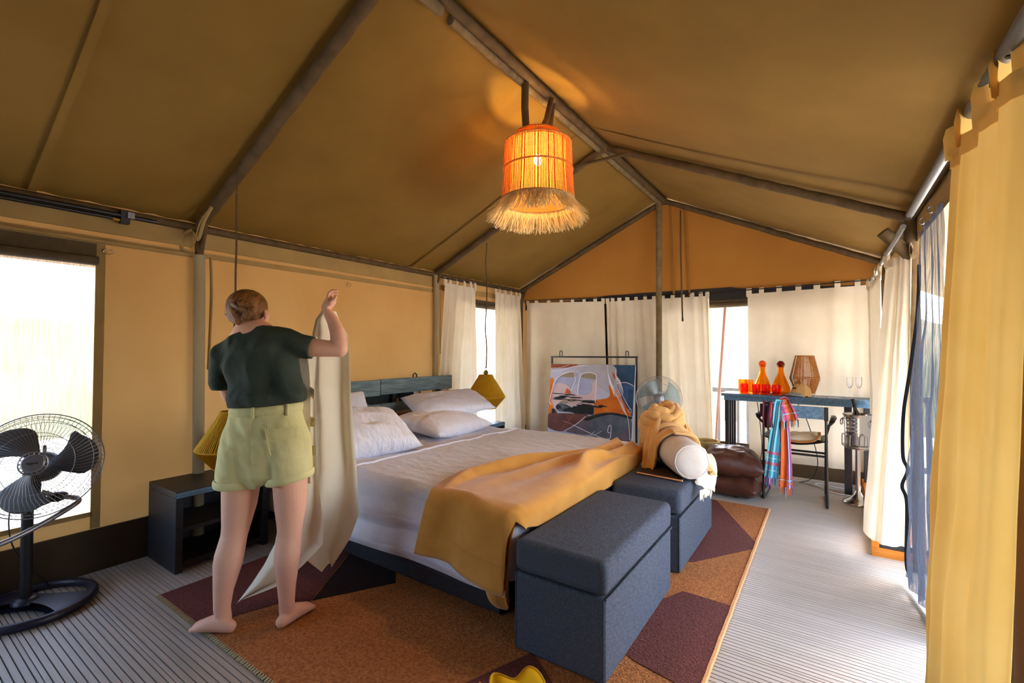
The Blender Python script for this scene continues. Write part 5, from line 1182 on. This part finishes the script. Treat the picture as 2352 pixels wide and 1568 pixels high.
# t-shirt
def shirtf(b):
    limb(b, [(.040, -.0, 1.075), (.045, -.004, 1.12), (.034, -.002, 1.18), (.02, .0, 1.25), (.0, .005, 1.31), (-.025, .01, 1.365), (-.048, .01, 1.41)], [.172, .182, .172, .176, .182, .140, .080], [.118, .126, .116, .114, .114, .096, .070], n=32)
    limb(b, [(.08, .005, 1.385), (.14, .0, 1.374), (.20, .005, 1.352), (.245, .008, 1.344)], [.065, .066, .060, .058], [.068, .070, .064, .060], n=20, side=(0, 0, 1))
    limb(b, [(-.10, .01, 1.350), (-.165, .02, 1.305), (-.200, .045, 1.225), (-.211, .062, 1.165)], [.07, .072, .064, .060], [.072, .076, .068, .064], n=20)
    limb(b, [(-.13, .005, 1.315), (-.06, .005, 1.375), (.0, .005, 1.395), (.08, .0, 1.385), (.15, .0, 1.355)], [.06, .064, .066, .062, .05], n=18, side=(0, 0, 1))
shirt = remesh(shirtf, 'tshirt', M['shirt'], .007, wm, 5)
me = shirt.data
for v in me.vertices:
    c_ = v.co
    # flat cuffs and hem, neckline cut, blousy right hip, folds pulling to the raised arm
    if abs(c_.x+.05) < .14: c_.z = min(c_.z, 1.440+.356*c_.x+.10*max(0, c_.y-.02))
    if c_.z < 1.135 and abs(c_.x) < .24 and c_.x > -.16:
        e = 1.052+.085*(c_.x+.13)/.36*.35
        c_.z = max(c_.z, e)
    f_ = .018*sin((c_.x*.8+c_.z*.6)*46+2*nz(c_.x*5, c_.z*5))*max(0, min(1, (c_.x+.02)*6))*max(0, min(1, (1.40-c_.z)*6))
    f_ += .014*nz(c_.x*9, c_.z*6, 3)+.012*(1-2.2*abs(nz(c_.x*6+c_.z*4, c_.z*5-c_.x*7, 8)))
    if c_.y < .03: c_.y -= f_
    if c_.z < 1.20: c_.y -= .018*max(0, 1-abs(c_.z-1.09)/.07)*(1 if c_.y < 0 else -.5); c_.x += .014*max(0, 1-abs(c_.z-1.10)/.06)*(1 if c_.x > .1 else 0)
    if c_.x > .238 and c_.z > 1.25: c_.x = min(c_.x, .268-.25*(c_.z-1.344)*-1*.6) if False else min(c_.x, .262+.22*(c_.z-1.344))
    if c_.z < 1.20 and c_.x < -.13 and c_.z < 1.19: c_.z = max(c_.z, 1.128)
me.update()
part(shirt, 'neck_band', lambda b: b.tube([(-.058+.070*cos(2*pi*k/32), .008+.058*sin(2*pi*k/32), 1.418+.026*cos(2*pi*k/32)-.004+.010*sin(2*pi*k/32)) for k in range(32)], .007, 8, closed=True), M['shirt'], local=True)
# shorts
def shortsf(b):
    limb(b, [(.042, .0, 1.045), (.043, -.004, .98), (.048, -.010, .90), (.048, -.008, .83)], [.165, .182, .212, .212], [.112, .120, .134, .124], n=32)
    limb(b, [(-.045, -.006, .86), (-.074, -.006, .785), (-.084, -.004, .715)], [.120, .101, .100], [.126, .122, .116], n=26)
    limb(b, [(.140, -.006, .87), (.159, -.004, .805), (.166, -.002, .735)], [.120, .101, .100], [.126, .120, .114], n=26)
shorts = remesh(shortsf, 'shorts', M['shorts'], .0065, wm, 4)
me = shorts.data
for v in me.vertices:
    c_ = v.co
    lim = (.672 if c_.x < .045 else .690+.18*(c_.x-.05))
    if c_.z < lim+.06: 
        c_.z = max(c_.z, lim)
    c_.z = min(c_.z, 1.062+.08*(c_.x-.04))
    c_.y += .006*nz(c_.x*12, c_.z*9, 4)+.006*nz(c_.x*24+c_.z*14, c_.z*10-c_.x*8, 9)
    # seat seam
    if c_.y < 0: c_.y += .004*exp(-((c_.x-.043)/.010)**2)*min(1, max(0, (c_.z-.74)*8))
me.update()
part(shorts, 'waistband', lambda b: b.tube([(.042+.168*cos(2*pi*k/48), -.0+.118*sin(2*pi*k/48), 1.040+.08*(.168*cos(2*pi*k/48))) for k in range(48)], .021, 8, closed=True, rb=.005, side=(0, 0, 1)), M['shorts'], local=True)
part(shorts, 'belt_loop', lambda b: b.box(.036, .050, -.127, -.119, 1.012, 1.066), M['shorts'], local=True, bevel=.002)
part(shorts, 'belt_loop', lambda b: b.box(.176, .188, -.085, -.077, 1.02, 1.078), M['shorts'], local=True, bevel=.002)
for sx, zc in ((-.084, .690), (.164, .715)):
    cuff = lambda b: b.tube([(sx+.103*cos(2*pi*k/40), -.003+.117*sin(2*pi*k/40), zc+(.18*.103*cos(2*pi*k/40) if sx > 0 else 0)) for k in range(40)], .018, 8, closed=True, rb=.006, side=(0, 0, 1))
    part(shorts, 'cuff', cuff, M['shorts'], local=True)
def ypk(x, z):  # back of the shorts
    t = (x-.048)/.21; return -.008-.136*sqrt(max(0.05, 1-t*t))-.004
part(shorts, 'pocket', lambda b: b.grid(lambda u, v: V((lerp(.115, .228, u), ypk(lerp(.115, .228, u), 0)+.004, lerp(.965, .845+.02*abs(u-.5)*0, v)))+V((0, .018*abs(v-.3), 0)), 10, 8), M['shorts'], local=True)
part(shorts, 'pocket_edge', lambda b: b.tube([(.112, ypk(.112, 0)-.001, .968), (.122, ypk(.122, 0)-.001, .90), (.135, ypk(.135, 0)+.002, .845)], .002, 6), M['shorts'], local=True)

# ================================================================== THE CURTAIN SHE HOLDS
hc = thing('held_curtain', 'cream tab-top curtain the woman holds up beside the bed', 'curtain', (1.30, 1.62, .9), rz=yaw)
POSE[hc.name] = POSE[wm.name]; hc.matrix_world = POSE[wm.name]; hc.location = wm.location
# rows: z, left u, right u, depth
RA = [(1.538, .272, .302, .11), (1.49, .225, .318, .13), (1.42, .190, .350, .17), (1.30, .165, .362, .20), (1.12, .150, .360, .22), (.90, .170, .372, .23), (.70, .180, .392, .235), (.55, .150, .402, .24), (.42, .105, .405, .25), (.30, .085, .360, .25), (.22, .110, .315, .25), (.15, .225, .270, .25)]
def clothA(u, v):
    z, l, r, d = interp([(i/(len(RA)-1),)+q for i, q in enumerate(RA)], v)
    x = lerp(l, r, u); w_ = r-l
    return V((x, d+.030*sin(u*9+1.2+v*1.5)*min(1, v*4)+.012*nz(u*4, v*6, 3)+.05*(u-.5)*(1-v)+.11*max(0, u-.35)**1.2, z+.02*nz(u*3, v*3, 8)*v))
b = B(); b.grid(clothA, 40, 70); b.build('cloth', M['curtain'], hc, angle=80, local=True)
RB = [(1.40, .185, .235, .10), (1.20, .140, .225, .12), (1.0, .135, .215, .14), (.80, .150, .215, .15), (.62, .135, .235, .16), (.50, .080, .250, .17), (.40, .010, .260, .18), (.30, -.010, .255, .19), (.20, -.055, .170, .17), (.11, -.105, .075, .14), (.035, -.155, -.120, .12)]
def clothB(u, v):
    z, l, r, d = interp([(i/(len(RB)-1),)+q for i, q in enumerate(RB)], v)
    return V((lerp(l, r, u), d+.022*sin(u*8+v*3)+.012*nz(u*4, v*5, 6), z+.06*u*max(0, v-.6)+.012*nz(u*3, v*3, 2)))
b = B(); b.grid(clothB, 36, 70); b.build('cloth', M['curtain'], hc, angle=80, local=True)
for (x, z, tw) in ((.185, 1.13, .45), (.195, .965, .04), (.200, .815, -.03), (.170, .675, -.05), (.205, .885, 0)):
    if z == .885: continue
    b = B(); b.grid(lambda u, v: V((x+u*.058, .10+.012*sin(u*pi)-.02*u, z+(v-.5)*.050+tw*(-.06*u)+.0)), 6, 3); o = b.build('tab', M['curtain'], hc, local=True); solid(o, .003)
b = B(); b.grid(lambda u, v: V((lerp(.150, .195, u)+.025*sin(v*3.0), .095+.006*sin(v*9), lerp(1.34, .56, v))), 3, 30); b.build('top_hem', M['curtain'], hc, angle=80, local=True)
